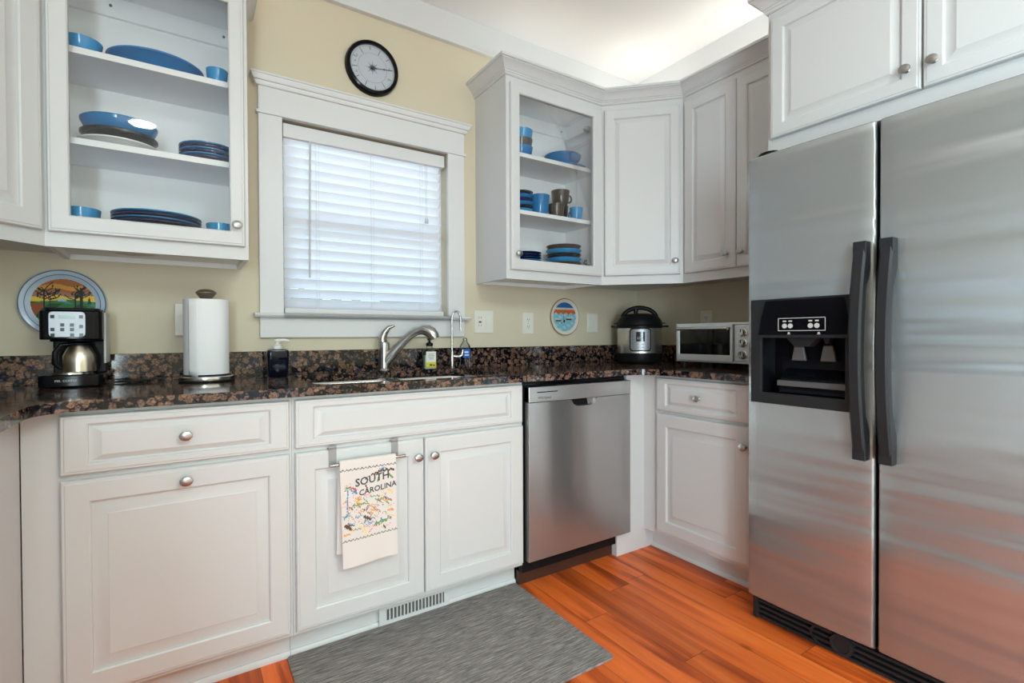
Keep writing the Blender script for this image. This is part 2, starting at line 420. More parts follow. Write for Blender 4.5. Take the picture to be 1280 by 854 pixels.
for nm, bx in (('trim_1', (XL, 0, -.019, 0)), ('trim_2', (-.019, 0, YR, -.019)), ('trim_3', (XL, XL+.019, YR, -.019))):
    g = G(); g.box(*bx, 2.598, ZC)
    if nm == 'trim_1': g.box(XL, 0, -.026, 0, 2.590, 2.602)
    elif nm == 'trim_2': g.box(-.026, 0, YR, -.026, 2.590, 2.602)
    else: g.box(XL, XL+.026, YR, -.026, 2.590, 2.602)
    struct(g.obj(nm, 'trim', bevel=.002))
# plain windows behind the camera, and added ones in the left wall
def plain_window(name, axis, u0, u1, z0, z1, p, inward, n):
    """p: plane of inside wall face; inward: +1/-1 direction into the room"""
    g = G()
    def bx(a0, a1, d0, d1, b0, b1, m=0):
        q0, q1 = sorted((p+inward*d0, p+inward*d1))
        if axis == 'x': g.box(a0, a1, q0, q1, b0, b1, m)
        else: g.box(q0, q1, a0, a1, b0, b1, m)
    for a, b_ in ((u0-.09, u0), (u1, u1+.09)): bx(a, b_, 0, .02, z0-.09, z1+.09)
    bx(u0, u1, 0, .02, z1, z1+.09); bx(u0, u1, 0, .03, z0-.09, z0)
    for i in range(n+1):
        u = u0+(u1-u0)*i/n; w = .03 if u1-u0 > .3 else .006
        bx(max(u0, u-w), min(u1, u+w), -.09, -.04, z0, z1)
    for zz in ((z0, (z0+z1)/2-.015, z1-.03) if u1-u0 > .3 else (z0, z1-.03)): bx(u0, u1, -.088, -.042, zz, zz+.03)
    o = struct(g.obj(name, 'trim'))
    g = G()
    def bp_(a0, a1, d0, d1, b0, b1):
        q0, q1 = sorted((p+inward*d0, p+inward*d1))
        if axis == 'x': g.box(a0, a1, q0, q1, b0, b1)
        else: g.box(q0, q1, a0, a1, b0, b1)
    bp_(u0, u1, -.068, -.062, z0, z1)
    g.obj('window_pane', 'glass', o)
plain_window('added_window_2', 'y', -2.15, -.85, 1.085, 1.33, XL, 1, 3)  # invented window, gives the refrigerator a bluish band to mirror
plain_window('added_window_4', 'y', -5.45, -3.95, .10, 2.1, XL, 1, 2)  # invented window, opening for the added left fill
plain_window('window_3', 'x', -1.70, -1.58, .2, .70, YR, 1, 1); plain_window('window_5', 'x', -1.29, -1.14, .2, .70, YR, 1, 1)
# the kitchen window above the sink
g = G()
g.box(-2.285, WX0+.003, -.019, 0, 1.176, 2.022); g.box(WX1-.003, -1.315, -.019, 0, 1.176, 2.022)
g.box(-2.285, -1.315, -.021, 0, 2.030, 2.142)
g.box(-2.293, -1.307, -.028, 0, 2.018, 2.031)
w1 = struct(g.obj('window_1', 'trim', bevel=.0015))
g = G(); cp = [(0, 2.132), (.008, 2.134), (.013, 2.142), (.013, 2.150), (.018, 2.152), (.026, 2.165), (.026, 2.172), (.030, 2.173), (.030, 2.180), (0, 2.180)]
g.sweep([(-2.285, 0), (-2.285, -.021), (-1.315, -.021), (-1.315, 0)], cp); g.box(-2.285, -1.315, -.021, 0, 2.14, 2.18)
g.obj('window_cap', 'trim', w1)
g = G(); g.prism([(0.10, 1.160), (-.045, 1.160), (-.052, 1.169), (-.045, 1.178), (.10, 1.178)], WX0, WX1, axis='x')
g.prism([(0, 1.160), (-.045, 1.160), (-.052, 1.169), (-.045, 1.178), (0, 1.178)], -2.307, -1.292, axis='x')
g.obj('window_stool', 'trim', w1)
G().box(-2.285, -1.317, -.019, 0, 1.074, 1.160).obj('window_apron', 'trim', w1, bevel=.0015)
g = G()
for a, b_ in ((WX0, WX0+.045), (WX1-.045, WX1)): g.box(a, b_, .075, .115, 1.178, 2.02)
for z0, z1 in ((1.178, 1.235), (1.58, 1.62), (1.965, 2.02)): g.box(WX0+.045, WX1-.045, .077, .113, z0, z1)
g.obj('window_sash', 'trim', w1, bevel=.002)
G().box(WX0+.045, WX1-.045, .093, .097, 1.235, 1.965).obj('window_pane', 'glass', w1)
# outside: ground and hedge
struct(G().box(-14, 10, .5, 22, -.35, -.25).obj('ground', 'ground'))
g = G(); rnd = random.Random(3)
NX = 64
for i in range(NX):
    x = -9+18*i/NX; w = rnd.uniform(.35, .7)
    g.lathe([(0, -.3), (w*.9, -.2), (w, .5), (w*.95, 1.05+rnd.uniform(-.1, .15)), (w*.6, 1.55+rnd.uniform(-.1, .12)), (0, 1.72+rnd.uniform(-.12, .15))], (x, 5.5+rnd.uniform(-.3, .3), 0), seg=9)
tag(g.obj('hedge', 'hedge'), 'dark hedge outside, glimpsed between the lowest slats of the window blind', 'hedge')

# ------------------------------------------------------------------ cabinet building blocks (local frame: x along the width, front towards -y)
def panel_door(name, parent, x0, x1, z0, z1, yf, t=.02, fx=.058, fz=None, fieldx=.030, fieldz=None, dip=.009, mats='cab'):
    fz = fx if fz is None else fz; fieldz = fieldx if fieldz is None else fieldz
    g = G(); rings = []
    spec = [(0, 0, t), (0, 0, .006), (.003, .003, .002), (.008, .008, .0015), (.010, .010, 0), (fx-.004, fz-.004, 0), (fx, fz, .003), (fx+.001, fz+.001, dip), (fx+.006, fz+.006, dip), (fx+fieldx, fz+fieldz, .002), (fx+fieldx+.003, fz+fieldz+.003, .0005)]
    for ix, iz, d in spec:
        rings.append([g.b.verts.new(p) for p in ((x0+ix, yf+d, z0+iz), (x1-ix, yf+d, z0+iz), (x1-ix, yf+d, z1-iz), (x0+ix, yf+d, z1-iz))])
    for a, b_ in zip(rings, rings[1:]):
        for i in range(4): g.b.faces.new((a[i], a[(i+1) % 4], b_[(i+1) % 4], b_[i]))
    g.b.faces.new(rings[-1]); g.b.faces.new(rings[0][::-1])
    return g.obj(name, mats, parent, angle=20)
KN = [(0, 0), (.0085, 0), (.0085, .003), (.0055, .006), (.0050, .012), (.0075, .016), (.0135, .019), (.0155, .0225), (.0145, .026), (.009, .0285), (0, .0295)]
def knob(parent, x, z, yf):
    return G().lathe(KN, (x, yf+.0005, z), '-y', 20, sx=1.08, sy=.92).obj('knob', 'knob', parent)
CROWN = [(0, 2.345), (.006, 2.345), (.010, 2.350), (.010, 2.356), (.014, 2.358), (.014, 2.364), (.018, 2.366), (.022, 2.372), (.030, 2.384), (.040, 2.394), (.049, 2.400), (.049, 2.404), (.055, 2.405), (.055, 2.418), (0, 2.418)]
def crown(parent, path):
    return G().sweep(path, CROWN).obj('crown_moulding', 'cab', parent, angle=25)
def glass_door(parent, x0, x1, z0, z1, yf, gx0, gx1, gz0, gz1, kx, kz, hinge=None):
    g = G(); t = .02
    def ring(a0, a1, b0, b1, d): return [g.b.verts.new(p) for p in ((a0, yf+d, b0), (a1, yf+d, b0), (a1, yf+d, b1), (a0, yf+d, b1))]
    spec = [(0, t), (0, .006), (.003, .002), (.008, .0015), (.010, 0)]
    rs = [ring(x0+i, x1-i, z0+i, z1-i, d) for i, d in spec]
    rs += [ring(gx0-.004, gx1+.004, gz0-.004, gz1+.004, 0), ring(gx0, gx1, gz0, gz1, .004), ring(gx0, gx1, gz0, gz1, t)]
    rs.append(rs[0])
    for a, b_ in zip(rs, rs[1:]):
        for i in range(4): g.b.faces.new((a[i], a[(i+1) % 4], b_[(i+1) % 4], b_[i]))
    d = g.obj('door', 'cab', parent, angle=20)
    G().box(gx0-.003, gx1+.003, yf+.010, yf+.013, gz0-.003, gz1+.003).obj('glass_pane', 'glass', d)
    knob(d, kx, kz, yf)
    if hinge:
        for hz in (z0+.075, z1-.11):
            g = G(); g.box(hinge-.022, hinge+.003, yf+.02, yf+.045, hz-.014, hz+.014); g.lathe([(0, 0), (.012, 0), (.012, .006), (0, .006)], (hinge-.028, yf+.03, hz-.006), seg=14)
            g.obj('hinge', 'knob', d, bevel=.002)
    return d
def open_carcass(parent, w, d=.305, z0=1.357, zt=2.35):
    t = .016; g = G()
    g.box(0, t, -d, 0, z0, zt); g.box(w-t, w, -d, 0, z0, zt)
    g.box(t, w-t, -.008, 0, z0, zt); g.box(t, w-t, -d+.018, -.008, z0+.018, z0+.036); g.box(t, w-t, -d, -.008, zt-.03, zt)
    g.box(t, .035, -d, -d+.018, z0, zt-.03); g.box(w-.035, w-t, -d, -d+.018, z0, zt-.03)
    g.box(.035, w-.035, -d, -d+.018, z0, z0+.045); g.box(.035, w-.035, -d, -d+.018, zt-.055, zt-.03)
    c = g.obj('carcass', ['cab', 'cabin'], parent)
    for p_ in c.data.polygons:
        if abs(p_.normal.y) < .5 and p_.center.y > -d+.02 and 0.001 < p_.center.x < w-.001 or (p_.normal.y < -.5 and p_.center.y > -.05): p_.material_index = 1
    G().box(t, w-t, -.024, -.008, zt-.10, zt-.03).obj('hanging_rail', 'cabin', parent)
    for xs in (.14, w-.055):
        G().lathe([(0, 0), (.005, 0), (.005, .003), (0, .004)], (xs, -.024, zt-.062), '-y', 12).obj('screw', 'slot', parent)
    for zs in (2.002, 1.714):
        G().box(t, w-t, -d+.035, -.008, zs-.021, zs).obj('shelf', 'cabin', parent, bevel=.001)
    return c

# --- left glass-door wall cabinet
c = thing('wall_cabinet', 'open-shelved white wall cabinet behind a glass door, left of the window, full of blue plates', 'cabinet', (-2.906, 0, 0), 0, 'wall cabinets')
open_carcass(c, .553)
glass_door(c, .009, .541, 1.402, 2.312, -.325, .062, .493, 1.455, 2.262, .514, 1.475)
crown(c, [(0.0, -.305), (.553, -.305), (.553, 0)])
LSH = (1.393, 1.714, 2.002)
# puck light under it
o = thing('under_cabinet_light', 'flat white oval light under the glass cabinet left of the window', 'light', (-2.69, -.235, 1.375), 0)
G().lathe([(0, 0), (.075, 0), (.078, -.006), (.07, -.014), (.055, -.016)], (0, 0, 0), seg=32, sy=.6).obj('housing', 'white', o)
G().lathe([(.055, -.016), (.03, -.019), (0, -.02)], (0, 0, 0), seg=32, sy=.6).obj('lens', 'lightgrey', o)

# --- left diagonal corner wall cabinet
c = thing('wall_cabinet', 'white panelled corner wall cabinet cut off by the left photo edge', 'cabinet', (-3.211, -.61, 0), R(45), 'wall cabinets')
s2 = math.sqrt(.5)
def tol(px, py, ox=-3.211, oy=-.61): dx, dy = px-ox, py-oy; return (dx*s2+dy*s2, -dx*s2+dy*s2)
poly = [tol(*p) for p in ((-3.516, 0), (-3.516, -.61), (-3.211, -.61), (-2.906, -.305), (-2.906, 0))]
g = G(); g.prism(poly, 1.375, 2.35); 
fl = .4313
g.box(0, fl, 0, .018, 1.357, 1.376); g.obj('carcass', 'cab', c)
d = panel_door('door', c, .018, fl-.016, 1.402, 2.312, -.02)
knob(d, .05, 1.475, -.02)
crown(c, [tol(-3.516, -.61), (0, 0), (fl, 0), tol(-2.906, -.305+.0)])

# --- added wall cabinet on the left wall, unseen, for the refrigerator to mirror
c = thing('wall_cabinet', 'added long white four-door wall cabinet on the left wall, outside the photo', 'cabinet', (-3.516, -2.25, 0), R(90), 'wall cabinets')
g = G(); g.box(0, 1.64, -.305, 0, 1.375, 2.35); g.box(0, 1.64, -.305, -.287, 1.357, 1.376); g.obj('carcass', 'cab', c)
for x0, x1, kx in ((.02, .413, .37), (.417, .81, .46), (.83, 1.223, 1.18), (1.227, 1.62, 1.27)):
    d = panel_door('door', c, x0, x1, 1.405, 2.312, -.325); knob(d, kx, 1.476, -.325)
crown(c, [(0, 0), (0, -.305), (1.64, -.305)])
# --- right glass-door wall cabinet
c = thing('wall_cabinet', 'white glass-door wall cabinet right of the window holding mugs and bowls', 'cabinet', (-1.237, 0, 0), 0, 'wall cabinets')
open_carcass(c, .627)
glass_door(c, .019, .615, 1.402, 2.312, -.325, .070, .552, 1.455, 2.262, .052, 1.478, .545)
crown(c, [(0, 0), (0, -.305), (.627, -.305)])
# --- right diagonal corner wall cabinet
c = thing('wall_cabinet', 'white single-door diagonal wall cabinet in the corner above the pressure cooker', 'cabinet', (-.61, -.305, 0), R(-45), 'wall cabinets')
def tor(px, py, ox=-.61, oy=-.305): dx, dy = px-ox, py-oy; return (dx*s2-dy*s2, dx*s2+dy*s2)
poly = [tor(*p) for p in ((-.61, 0), (-.61, -.305), (-.305, -.61), (0, -.61), (0, 0))]
g = G(); g.prism(poly, 1.375, 2.35); g.box(0, fl, 0, .018, 1.357, 1.376); g.obj('carcass', 'cab', c)
d = panel_door('door', c, .017, fl-.017, 1.405, 2.312, -.02, fx=.052, fieldx=.025)
knob(d, fl-.043, 1.476, -.02)
G().sweep([tor(-.7, -.305), (0, 0), (fl, 0), tor(-.305, -.7)][1:3], CROWN).obj('crown_moulding', 'cab', c, angle=25)
# --- double-door wall cabinet on the right wall (local x runs towards the camera)
c = thing('wall_cabinet', 'white double-door wall cabinet above the toaster oven, partly behind the refrigerator', 'cabinet', (0, -.61, 0), R(-90), 'wall cabinets')
g = G(); g.box(0, .63, -.305, 0, 1.375, 2.35); g.box(0, .63, -.305, -.287, 1.357, 1.376); g.obj('carcass', 'cab', c)
for x0, x1, kx in ((.020, .317, .272), (.321, .618, .352)):
    d = panel_door('door', c, x0, x1, 1.405, 2.312, -.325, fx=.055, fieldx=.025); knob(d, kx, 1.476, -.325)
crown(c, [(0, -.305), (.63, -.305)])
# --- deep cabinet over the refrigerator
c = thing('wall_cabinet', 'deep white double-door cabinet above the stainless refrigerator', 'cabinet', (0, -1.247, 0), R(-90), 'wall cabinets')
g = G(); g.box(0, .98, -.60, 0, 1.792, 2.35); g.obj('carcass', 'cab', c, bevel=.0015)
for x0, x1, kx in ((.018, .499, .464), (.505, .965, .533)):
    d = panel_door('door', c, x0, x1, 1.846, 2.312, -.62, fx=.052, fieldx=.026); knob(d, kx, 1.916, -.62)
crown(c, [(0, -.305), (0, -.60), (.98, -.60)])

# ------------------------------------------------------------------ base cabinets
def base(name, label, loc, rz, w, fronts, toe=True, stile=0, d=.608):
    c = thing(name, label, 'cabinet', loc, rz, 'base cabinets')
    g = G(); g.box(0, .018, -d, -.03, .10, .884); g.box(w-.018, w, -d, -.03, .10, .884); g.box(.018, w-.018, -d, -.03, .10, .118); g.box(.018, w-.018, -.048, -.03, .118, .884); g.box(.018, w-.018, -d, -d+.018, .118, .884); g.obj('carcass', 'cab', c)
    if toe:
        g = G(); g.box(0, w, -.545, -.05, 0, .10); g.prism([(-.545, 0), (-.557, 0), (-.557, .010), (-.551, .019), (-.545, .020)], 0, w, axis='x'); g.obj('toe_kick', 'cab', c)
    for kind, x0, x1, z0, z1, kn in fronts:
        if kind == 'drawer': p = panel_door('drawer', c, x0, x1, z0, z1, -.628, fx=.058, fz=.027, fieldx=.026, fieldz=.018)
        else: p = panel_door(kind, c, x0, x1, z0, z1, -.628, fx=.062, fieldx=.034)
        if kn: knob(p, kn[0], kn[1], -.628)
    return c
base('base_cabinet', 'white base cabinet under the coffee maker with one drawer over a wide pull-out door', (-2.906, 0, 0), 0, .642,
     [('drawer', .077, .634, .713, .871, (.354, .793)), ('pull_out_door', .077, .634, .116, .698, (.354, .662))])
base('base_cabinet', 'white double-door sink base cabinet with the towel hung over its left door', (-2.263, 0, 0), 0, .907,
     [('drawer', .008, .900, .713, .871, None), ('door', .008, .453, .116, .698, (.425, .632)), ('door', .458, .902, .116, .698, (.488, .632))])
c = base('base_cabinet', 'white corner base cabinet with a single drawer and door between dishwasher and refrigerator', (0, -.608, 0), R(-90), .622,
     [('drawer', .094, .578, .713, .871, (.337, .792)), ('door', .094, .578, .120, .698, (.560, .616))])
g = G(); g.box(-.018, 0, -.732, -.60, .10, .884); g.box(-.018, 0, -.60, -.03, .10, .884)
g.obj('corner_filler', 'cab', c)
g = G(); g.box(-.06, 0, -.80, -.545, 0, .10); g.box(-.012-.06, -.06+.0, -.80, -.557, 0, .02); g.obj('toe_kick', 'cab', c)
# left run, mostly outside the frame
base('base_cabinet', 'white base cabinet of the left run, only its edge showing at the left photo edge', (-3.516, -2.85, 0), R(90), 2.24,
     [(k_, .06+.56*i_, .60+.56*i_+(.23 if i_ == 2 else 0), *zz_, (.33+.56*i_, kz_)) for i_ in range(3) for k_, zz_, kz_ in (('drawer', (.713, .871), .79), ('door', (.116, .698), .66))])
# dishwasher toe space is part of the dishwasher

# ------------------------------------------------------------------ countertop with backsplash
fc = -.652
out = [(0, 0), (0, -1.24), (fc, -1.24)]
out += arc(fc-.11, fc-.11, .11, 0, 90, 8)
out += arc(-2.868+.10, fc-.10, .10, 90, 180, 8)[0:]
out += [(-2.868, -2.85), (XL, -2.85), (XL, 0)]
sx0, sx1, sy0, sy1 = -2.175, -1.375, -.572, -.09
hole = rrect(sx0, sx1, sy0, sy1, .06, 6)
ct = G().prism(out, .8845, .9130, holes=[hole]).obj('countertop', 'granite', bevel=.004, seg=2)
tag(ct, 'polished brown and black granite countertop running round both corners', 'countertop')
g = G(); g.box(XL, 0, -.02, 0, .913, 1.016); g.box(-.02, 0, -1.24, -.02, .913, 1.016); g.box(XL, XL+.02, -2.85, -.02, .913, 1.016)
g.obj('backsplash', 'granite', ct, bevel=.002)
# ------------------------------------------------------------------ sink
sk = thing('sink', 'stainless undermount double-bowl sink set into the granite under the window', 'sink', (0, 0, 0))
def bowl(x0, x1):
    g = G(); lv = [(.0, .8842, .05), (.0, .86, .05), (.008, .74, .05), (.03, .71, .05), (.10, .702, .03)]
    rs = [[g.b.verts.new((px, py, z)) for px, py in rrect(x0+i, x1-i, sy0-.004+i, sy1+.004-i, r, 5)] for i, z, r in lv]
    n = len(rs[0])
    for a, b_ in zip(rs, rs[1:]):
        for i in range(n): g.b.faces.new((a[i], a[(i+1) % n], b_[(i+1) % n], b_[i]))
    g.b.faces.new(rs[-1]); o = g.obj('bowl', 'steel', sk); sm = o.modifiers.new('wall', 'SOLIDIFY'); sm.thickness = .0015; sm.offset = 0
    G().lathe([(0, .701), (.035, .701), (.043, .7035), (.043, .7005)], ((x0+x1)/2, (sy0+sy1)/2, .003), seg=24).obj('drain', 'knob', sk)
bowl(sx0-.004, -1.77); bowl(-1.745, sx1+.004)
G().box(-1.771, -1.744, sy0+.01, sy1-.01, .85, .876).obj('divider', 'steel', sk, bevel=.004)

# ------------------------------------------------------------------ dishwasher
d = thing('dishwasher', 'stainless dishwasher with a pocket handle, built in right of the sink cabinet', 'dishwasher', (-1.356, 0, 0))
G().box(.004, .612, -.60, -.03, .06, .880).obj('tub_housing', 'blackm', d)
g = G(); zt, zb, hx0, hx1 = .792, .117, .247, .402
# door skin with a pocket handle cut: build as frame prism with hole
pocket = [(hx0, .7905), (hx0+.012, .772), (hx0+.035, .760), (hx1-.035, .760), (hx1-.012, .772), (hx1, .7905)]
outl = [(.013, zb), (.617, zb), (.617, zt), (hx1, zt)] + pocket[::-1] + [(hx0, zt), (.013, zt)]
g.prism(outl, -.640, -.612, axis='y'); dd = g.obj('door', 'dw', d, bevel=.002)
g = G(); g.box(hx0-.004, hx1+.004, -.614, -.606, .752, .80); g.obj('handle_pocket', 'blackm', dd)
g = G(); g.prism([(hx1-.055, .7905), (hx1-.047, .763), (hx1-.035, .7605), (hx1-.012, .7725), (hx1-.001, .7905)], -.628, -.616, axis='y'); g.obj('latch_cover', 'chrome', dd)
g = G(); g.box(.013, .617, -.643, -.606, .7935, .860); cpn = g.obj('control_panel', 'dwpanel', d, bevel=.003)
g = G(); g.box(.055, .165, -.6445, -.642, .834, .838); g.obj('vent_slot', 'black', cpn)
g = G(); put_text(g, 'Whirlpool', .017, lambda x, y: (.095+x, -.6435, .812+y)); g.obj('lettering', 'dkgrey', cpn)
g = G()
for k in range(9): g.box(.45+.016*k, .459+.016*k, -.6436, -.6428, .826, .828); g.box(.45+.016*k, .455+.016*k, -.6436, -.6428, .834, .8365)
g.obj('button_marks', 'lightgrey', cpn)
G().box(.004, .60, -.575, -.555, 0.0, .115).obj('kick_plate', 'darkbrown', d)
G().box(.003, .612, -.606, -.59, .860, .872).obj('top_gasket', 'black', d)

# ------------------------------------------------------------------ refrigerator (local x towards camera, front -y)
f = thing('refrigerator', 'stainless side-by-side refrigerator with black handles and an ice dispenser', 'refrigerator', (0, -1.264, 0), R(-90))
FW, FS = .915, .418
G().box(.003, FW-.003, -.695, -.03, .075, 1.722).obj('cabinet_body', 'dkgrey', f, bevel=.004)
def fdoor(name, x0, x1, hole=None):
    g = G(); z0, z1 = .094, 1.737; r = .009
    # plan outline with softly rounded front edges, slight crown
    def yf(x): t = (x-x0)/(x1-x0); return -.765-.006*(1-(2*t-1)**2)
    xs = [x0, x0+.002, x0+.005, x0+r]+[x0+r+(x1-x0-2*r)*i/10 for i in range(1, 10)]+[x1-r, x1-.005, x1-.002, x1]
    off = [.009, .0045, .0015, 0]+[0]*9+[0, .0015, .0045, .009]
    if hole:
        hx = [h for h in hole[:2]]
        xs2 = sorted(set([x for x in xs if not (hole[0]-.02 < x < hole[0]+.02 or hole[1]-.012 < x < hole[1]+.012)]+hx)); off2 = []
        for x in xs2: off2.append(off[xs.index(x)] if x in xs else 0)
        xs, off = xs2, off2
    zs = [z0, z0+.004, hole[2], hole[3], z1-.004, z1] if hole else [z0, z0+.004, z1-.004, z1]
    zo = [.004]+[0]*(len(zs)-2)+[.004]
    grid = [[g.b.verts.new((x, yf(x)+o_+q, z)) for x, o_ in zip(xs, off)] for z, q in zip(zs, zo)]
    for j in range(len(zs)-1):
        for i in range(len(xs)-1):
            if hole and abs(zs[j]-hole[2]) < 1e-6 and xs[i] >= hole[0]-1e-6 and xs[i+1] <= hole[1]+1e-6: continue
            g.b.faces.new((grid[j][i], grid[j][i+1], grid[j+1][i+1], grid[j+1][i]))
    yb = -.700
    back = [[g.b.verts.new((x, yb, z)) for x in (x0, x1)] for z in (z0, z1)]
    for q in (grid[0][::-1]+[back[0][0], back[0][1]], grid[-1]+[back[1][1], back[1][0]], [r_[0] for r_ in grid]+[back[1][0], back[0][0]], [r_[-1] for r_ in grid][::-1]+[back[0][1], back[1][1]], (back[0][0], back[0][1], back[1][1], back[1][0])):
        g.b.faces.new(q).material_index = 1
    return g.obj(name, ['fridge', 'dkgrey'], f, angle=30)
DH = (.024, .372, .832, 1.202)
fd = fdoor('freezer_door', 0, FS, DH)
rd = fdoor('refrigerator_door', FS+.009, FW)
def handle(door, xc):
    g = G(); n = 24; pts = []
    z0, z1 = .686, 1.365
    prof = []
    for i in range(n+1):
        t = i/n; z = z0+(z1-z0)*t; e = min(t, 1-t)
        bow = .046*math.sin(PI*t)**.8
        yo = -.793-bow
        s = min(1, max(0, (e-.14)/.05)); yi = -.768*(1-s)+(yo+.028)*s
        w = .0180
        prof.append((z, yo, yi, w))
    rings = []
    for z, yo, yi, w in prof:
        c = .006
        rings.append([g.b.verts.new(p) for p in ((xc-w+c, yo, z), (xc+w-c, yo, z), (xc+w, yo+c, z), (xc+w, yi, z), (xc-w, yi, z), (xc-w, yo+c, z))])
    for a, b_ in zip(rings, rings[1:]):
        for i in range(6): g.b.faces.new((a[i], a[(i+1) % 6], b_[(i+1) % 6], b_[i]))
    g.b.faces.new(rings[0][::-1]); g.b.faces.new(rings[-1])
    h = g.obj('handle', 'dkgrey', door, angle=30)
    for za, zb_ in ((z0-.001, z0+.045), (z1-.045, z1+.001)):
        G().box(xc-.0188, xc+.0188, -.801 if za < 1 else -.801, -.768, za, zb_).obj('end_cap', 'dkgrey', h, bevel=.003)
handle(fd, .388); handle(rd, .459)
# dispenser
def gx(y): return -1.264-y
dsp = G()
x0, x1, z0, z1 = DH
rx0, rx1, rz0, rz1 = .060, .340, .868, 1.070
ring_o = [(x0-.004, z0-.004), (x1+.004, z0-.004), (x1+.004, z1+.004), (x0-.004, z1+.004)]
dsp.prism(ring_o, -.779, -.764, axis='y', holes=[[(rx0, rz0), (rx1, rz0), (rx1, rz1), (rx0, rz1)]])
dp = dsp.obj('dispenser_frame', 'dkgrey', fd, bevel=.002)
g = G(); yb = -.703
g.face([(rx0, -.766, rz0), (rx0, -.766, rz1), (rx0+.01, yb, rz1), (rx0+.01, yb, rz0)]); g.face([(rx1, -.766, rz0), (rx1, -.766, rz1), (rx1-.01, yb, rz1), (rx1-.01, yb, rz0)])
g.face([(rx0+.01, yb, rz0), (rx1-.01, yb, rz0), (rx1-.01, yb, rz1), (rx0+.01, yb, rz1)]); g.face([(rx0, -.766, rz0), (rx1, -.766, rz0), (rx1-.01, yb, rz0), (rx0+.01, yb, rz0)]); g.face([(rx0, -.766, rz1), (rx1, -.766, rz1), (rx1-.01, yb, rz1), (rx0+.01, yb, rz1)])
g.obj('recess', 'black', dp)
g = G(); g.prism([(.052, 1.078), (.060, 1.13), (.078, 1.199), (.338, 1.199), (.350, 1.13), (.352, 1.078)], -.7825, -.7785, axis='y'); gp = g.obj('gloss_panel', 'black', dp, bevel=.001)
g = G(); a0, a1, b0, b1 = .125, .283, 1.0905, 1.136
for q in ((a0, a1, b0, b0+.002), (a0, a1, b1-.002, b1), (a0, a0+.002, b0, b1), (a1-.002, a1, b0, b1)): g.box(q[0], q[1], -.7832, -.782, q[2], q[3])
for xc in (.148, .168, .235, .256):
    g.lathe([(0, 0), (.0085, 0), (.0085, .001), (0, .001)], (xc, -.7823, 1.108), '-y', 18); g.box(xc-.006, xc+.006, -.7832, -.782, 1.122, 1.127)
for xc in (.163, .262): g.box(xc-.003, xc+.003, -.7832, -.782, 1.080, 1.086); g.box(xc-.005, xc+.005, -.7832, -.782, 1.0785, 1.0805)
g.obj('button_icons', 'lightgrey', gp)
G().box(.046, .354, -.783, -.777, 1.066, 1.076).obj('ledge', 'dkgrey', dp, bevel=.002)
g = G(); g.prism([(.135, 1.07), (.165, 1.035), (.215, 1.035), (.245, 1.07)], -.755, -.705, axis='y'); g.prism([(.255, 1.07), (.262, 1.045), (.272, 1.045), (.28, 1.07)], -.745, -.706, axis='y'); g.obj('ice_chute', 'dkgrey', dp, bevel=.004)
for xc in (.165, .262):
    G().prism([(xc-.012, 1.04), (xc+.018, 1.04), (xc+.028, .985), (xc-.022, .985)], -.728, -.716, axis='y').obj('paddle', 'midgrey', dp, bevel=.003)
g = G(); g.prism([(-.762, .869), (-.762, .900), (-.756, .918), (-.746, .926), (-.725, .945), (-.705, .958), (-.705, .869)], .115, rx1-.002, axis='x'); g.obj('drip_tray', 'black', dp, bevel=.006, seg=3)
G().box(.112, rx1-.002, -.7655, -.7615, .895, .915).obj('tray_trim', 'midgrey', dp, bevel=.002)
# base grille
g = G(); g.box(.012, FW-.012, -.715, -.69, .004, .086)
for k in range(4): g.box(.014, FW-.014, -.737, -.712, .008+.019*k, .018+.019*k)
g.box(.008, .028, -.742, -.69, .004, .086)
gr = g.obj('base_grille', 'dkgrey', f, bevel=.002)
g = G(); g.lathe([(.0, 0), (.024, 0), (.026, .004), (.034, .004), (.036, 0), (.036, -.02), (0, -.02)], (.315, -.742, .048), '-y', 30); g.lathe([(.030, .0), (.036, 0), (.036, -.02), (.030, -.02)], (.268, -.741, .048), '-y', 30, sx=1.5, a0=PI/2, a1=3*PI/2); g.obj('filter_cap', 'dkgrey', gr)
g = G(); g.lathe([(0, 0), (.042, 0), (.042, .012), (.036, .019), (0, .021)], (.052, -.715, 1.7375), seg=30, sy=.75)
g.obj('hinge_cover', 'black', f)
g = G(); g.box(.01, .10, -.70, -.64, 1.722, 1.738); g.obj('hinge_plate', 'dkgrey', f)

# ------------------------------------------------------------------ floor mat, vent, towel rail
g = G(); g.prism(rrect(-2.277, -1.362, -1.162, -.562, .012), .0005, .009); tag(g.obj('kitchen_mat', 'rug', bevel=.002), 'grey heathered woven mat on the wooden floor before the sink cabinet', 'mat')
g = G(); g.prism(rrect(-2.8, -.35, -5.35, -2.62, .02), .0005, .010); M['rug2'] = mat('pale_bounce_rug', (.62, .64, .66), .95, 0, .2); tag(g.obj('bounce_rug', 'rug2', bevel=.003), 'added pale grey bounce rug behind the camera, outside the photo', 'rug')  # unseen rug added to bounce neutral light instead of floor orange
v = thing('floor_register', 'white slotted air vent set in the toe kick under the sink cabinet', 'vent', (-1.963, -.558, .006))
g = G(); g.prism([(0, 0), (.282, 0), (.282, .072), (0, .072)], -.006, 0, axis='y', holes=[[(.024, .016), (.262, .016), (.262, .058), (.024, .058)]]); g.obj('frame', 'cab', v, bevel=.001)
G().box(.02, .266, -.0005, .0, .012, .062).obj('backing', 'slot', v)
g = G()
for k in range(17): x = .0245+.0142*k; g.box(x, x+.0045, -.0045, -.0005, .015, .059)
g.obj('louvres', 'cab', v)
tb = thing('towel_bar', 'over-door steel towel bar hooked on the left sink cabinet door', 'towel bar', (-2.14, -.628, .65))
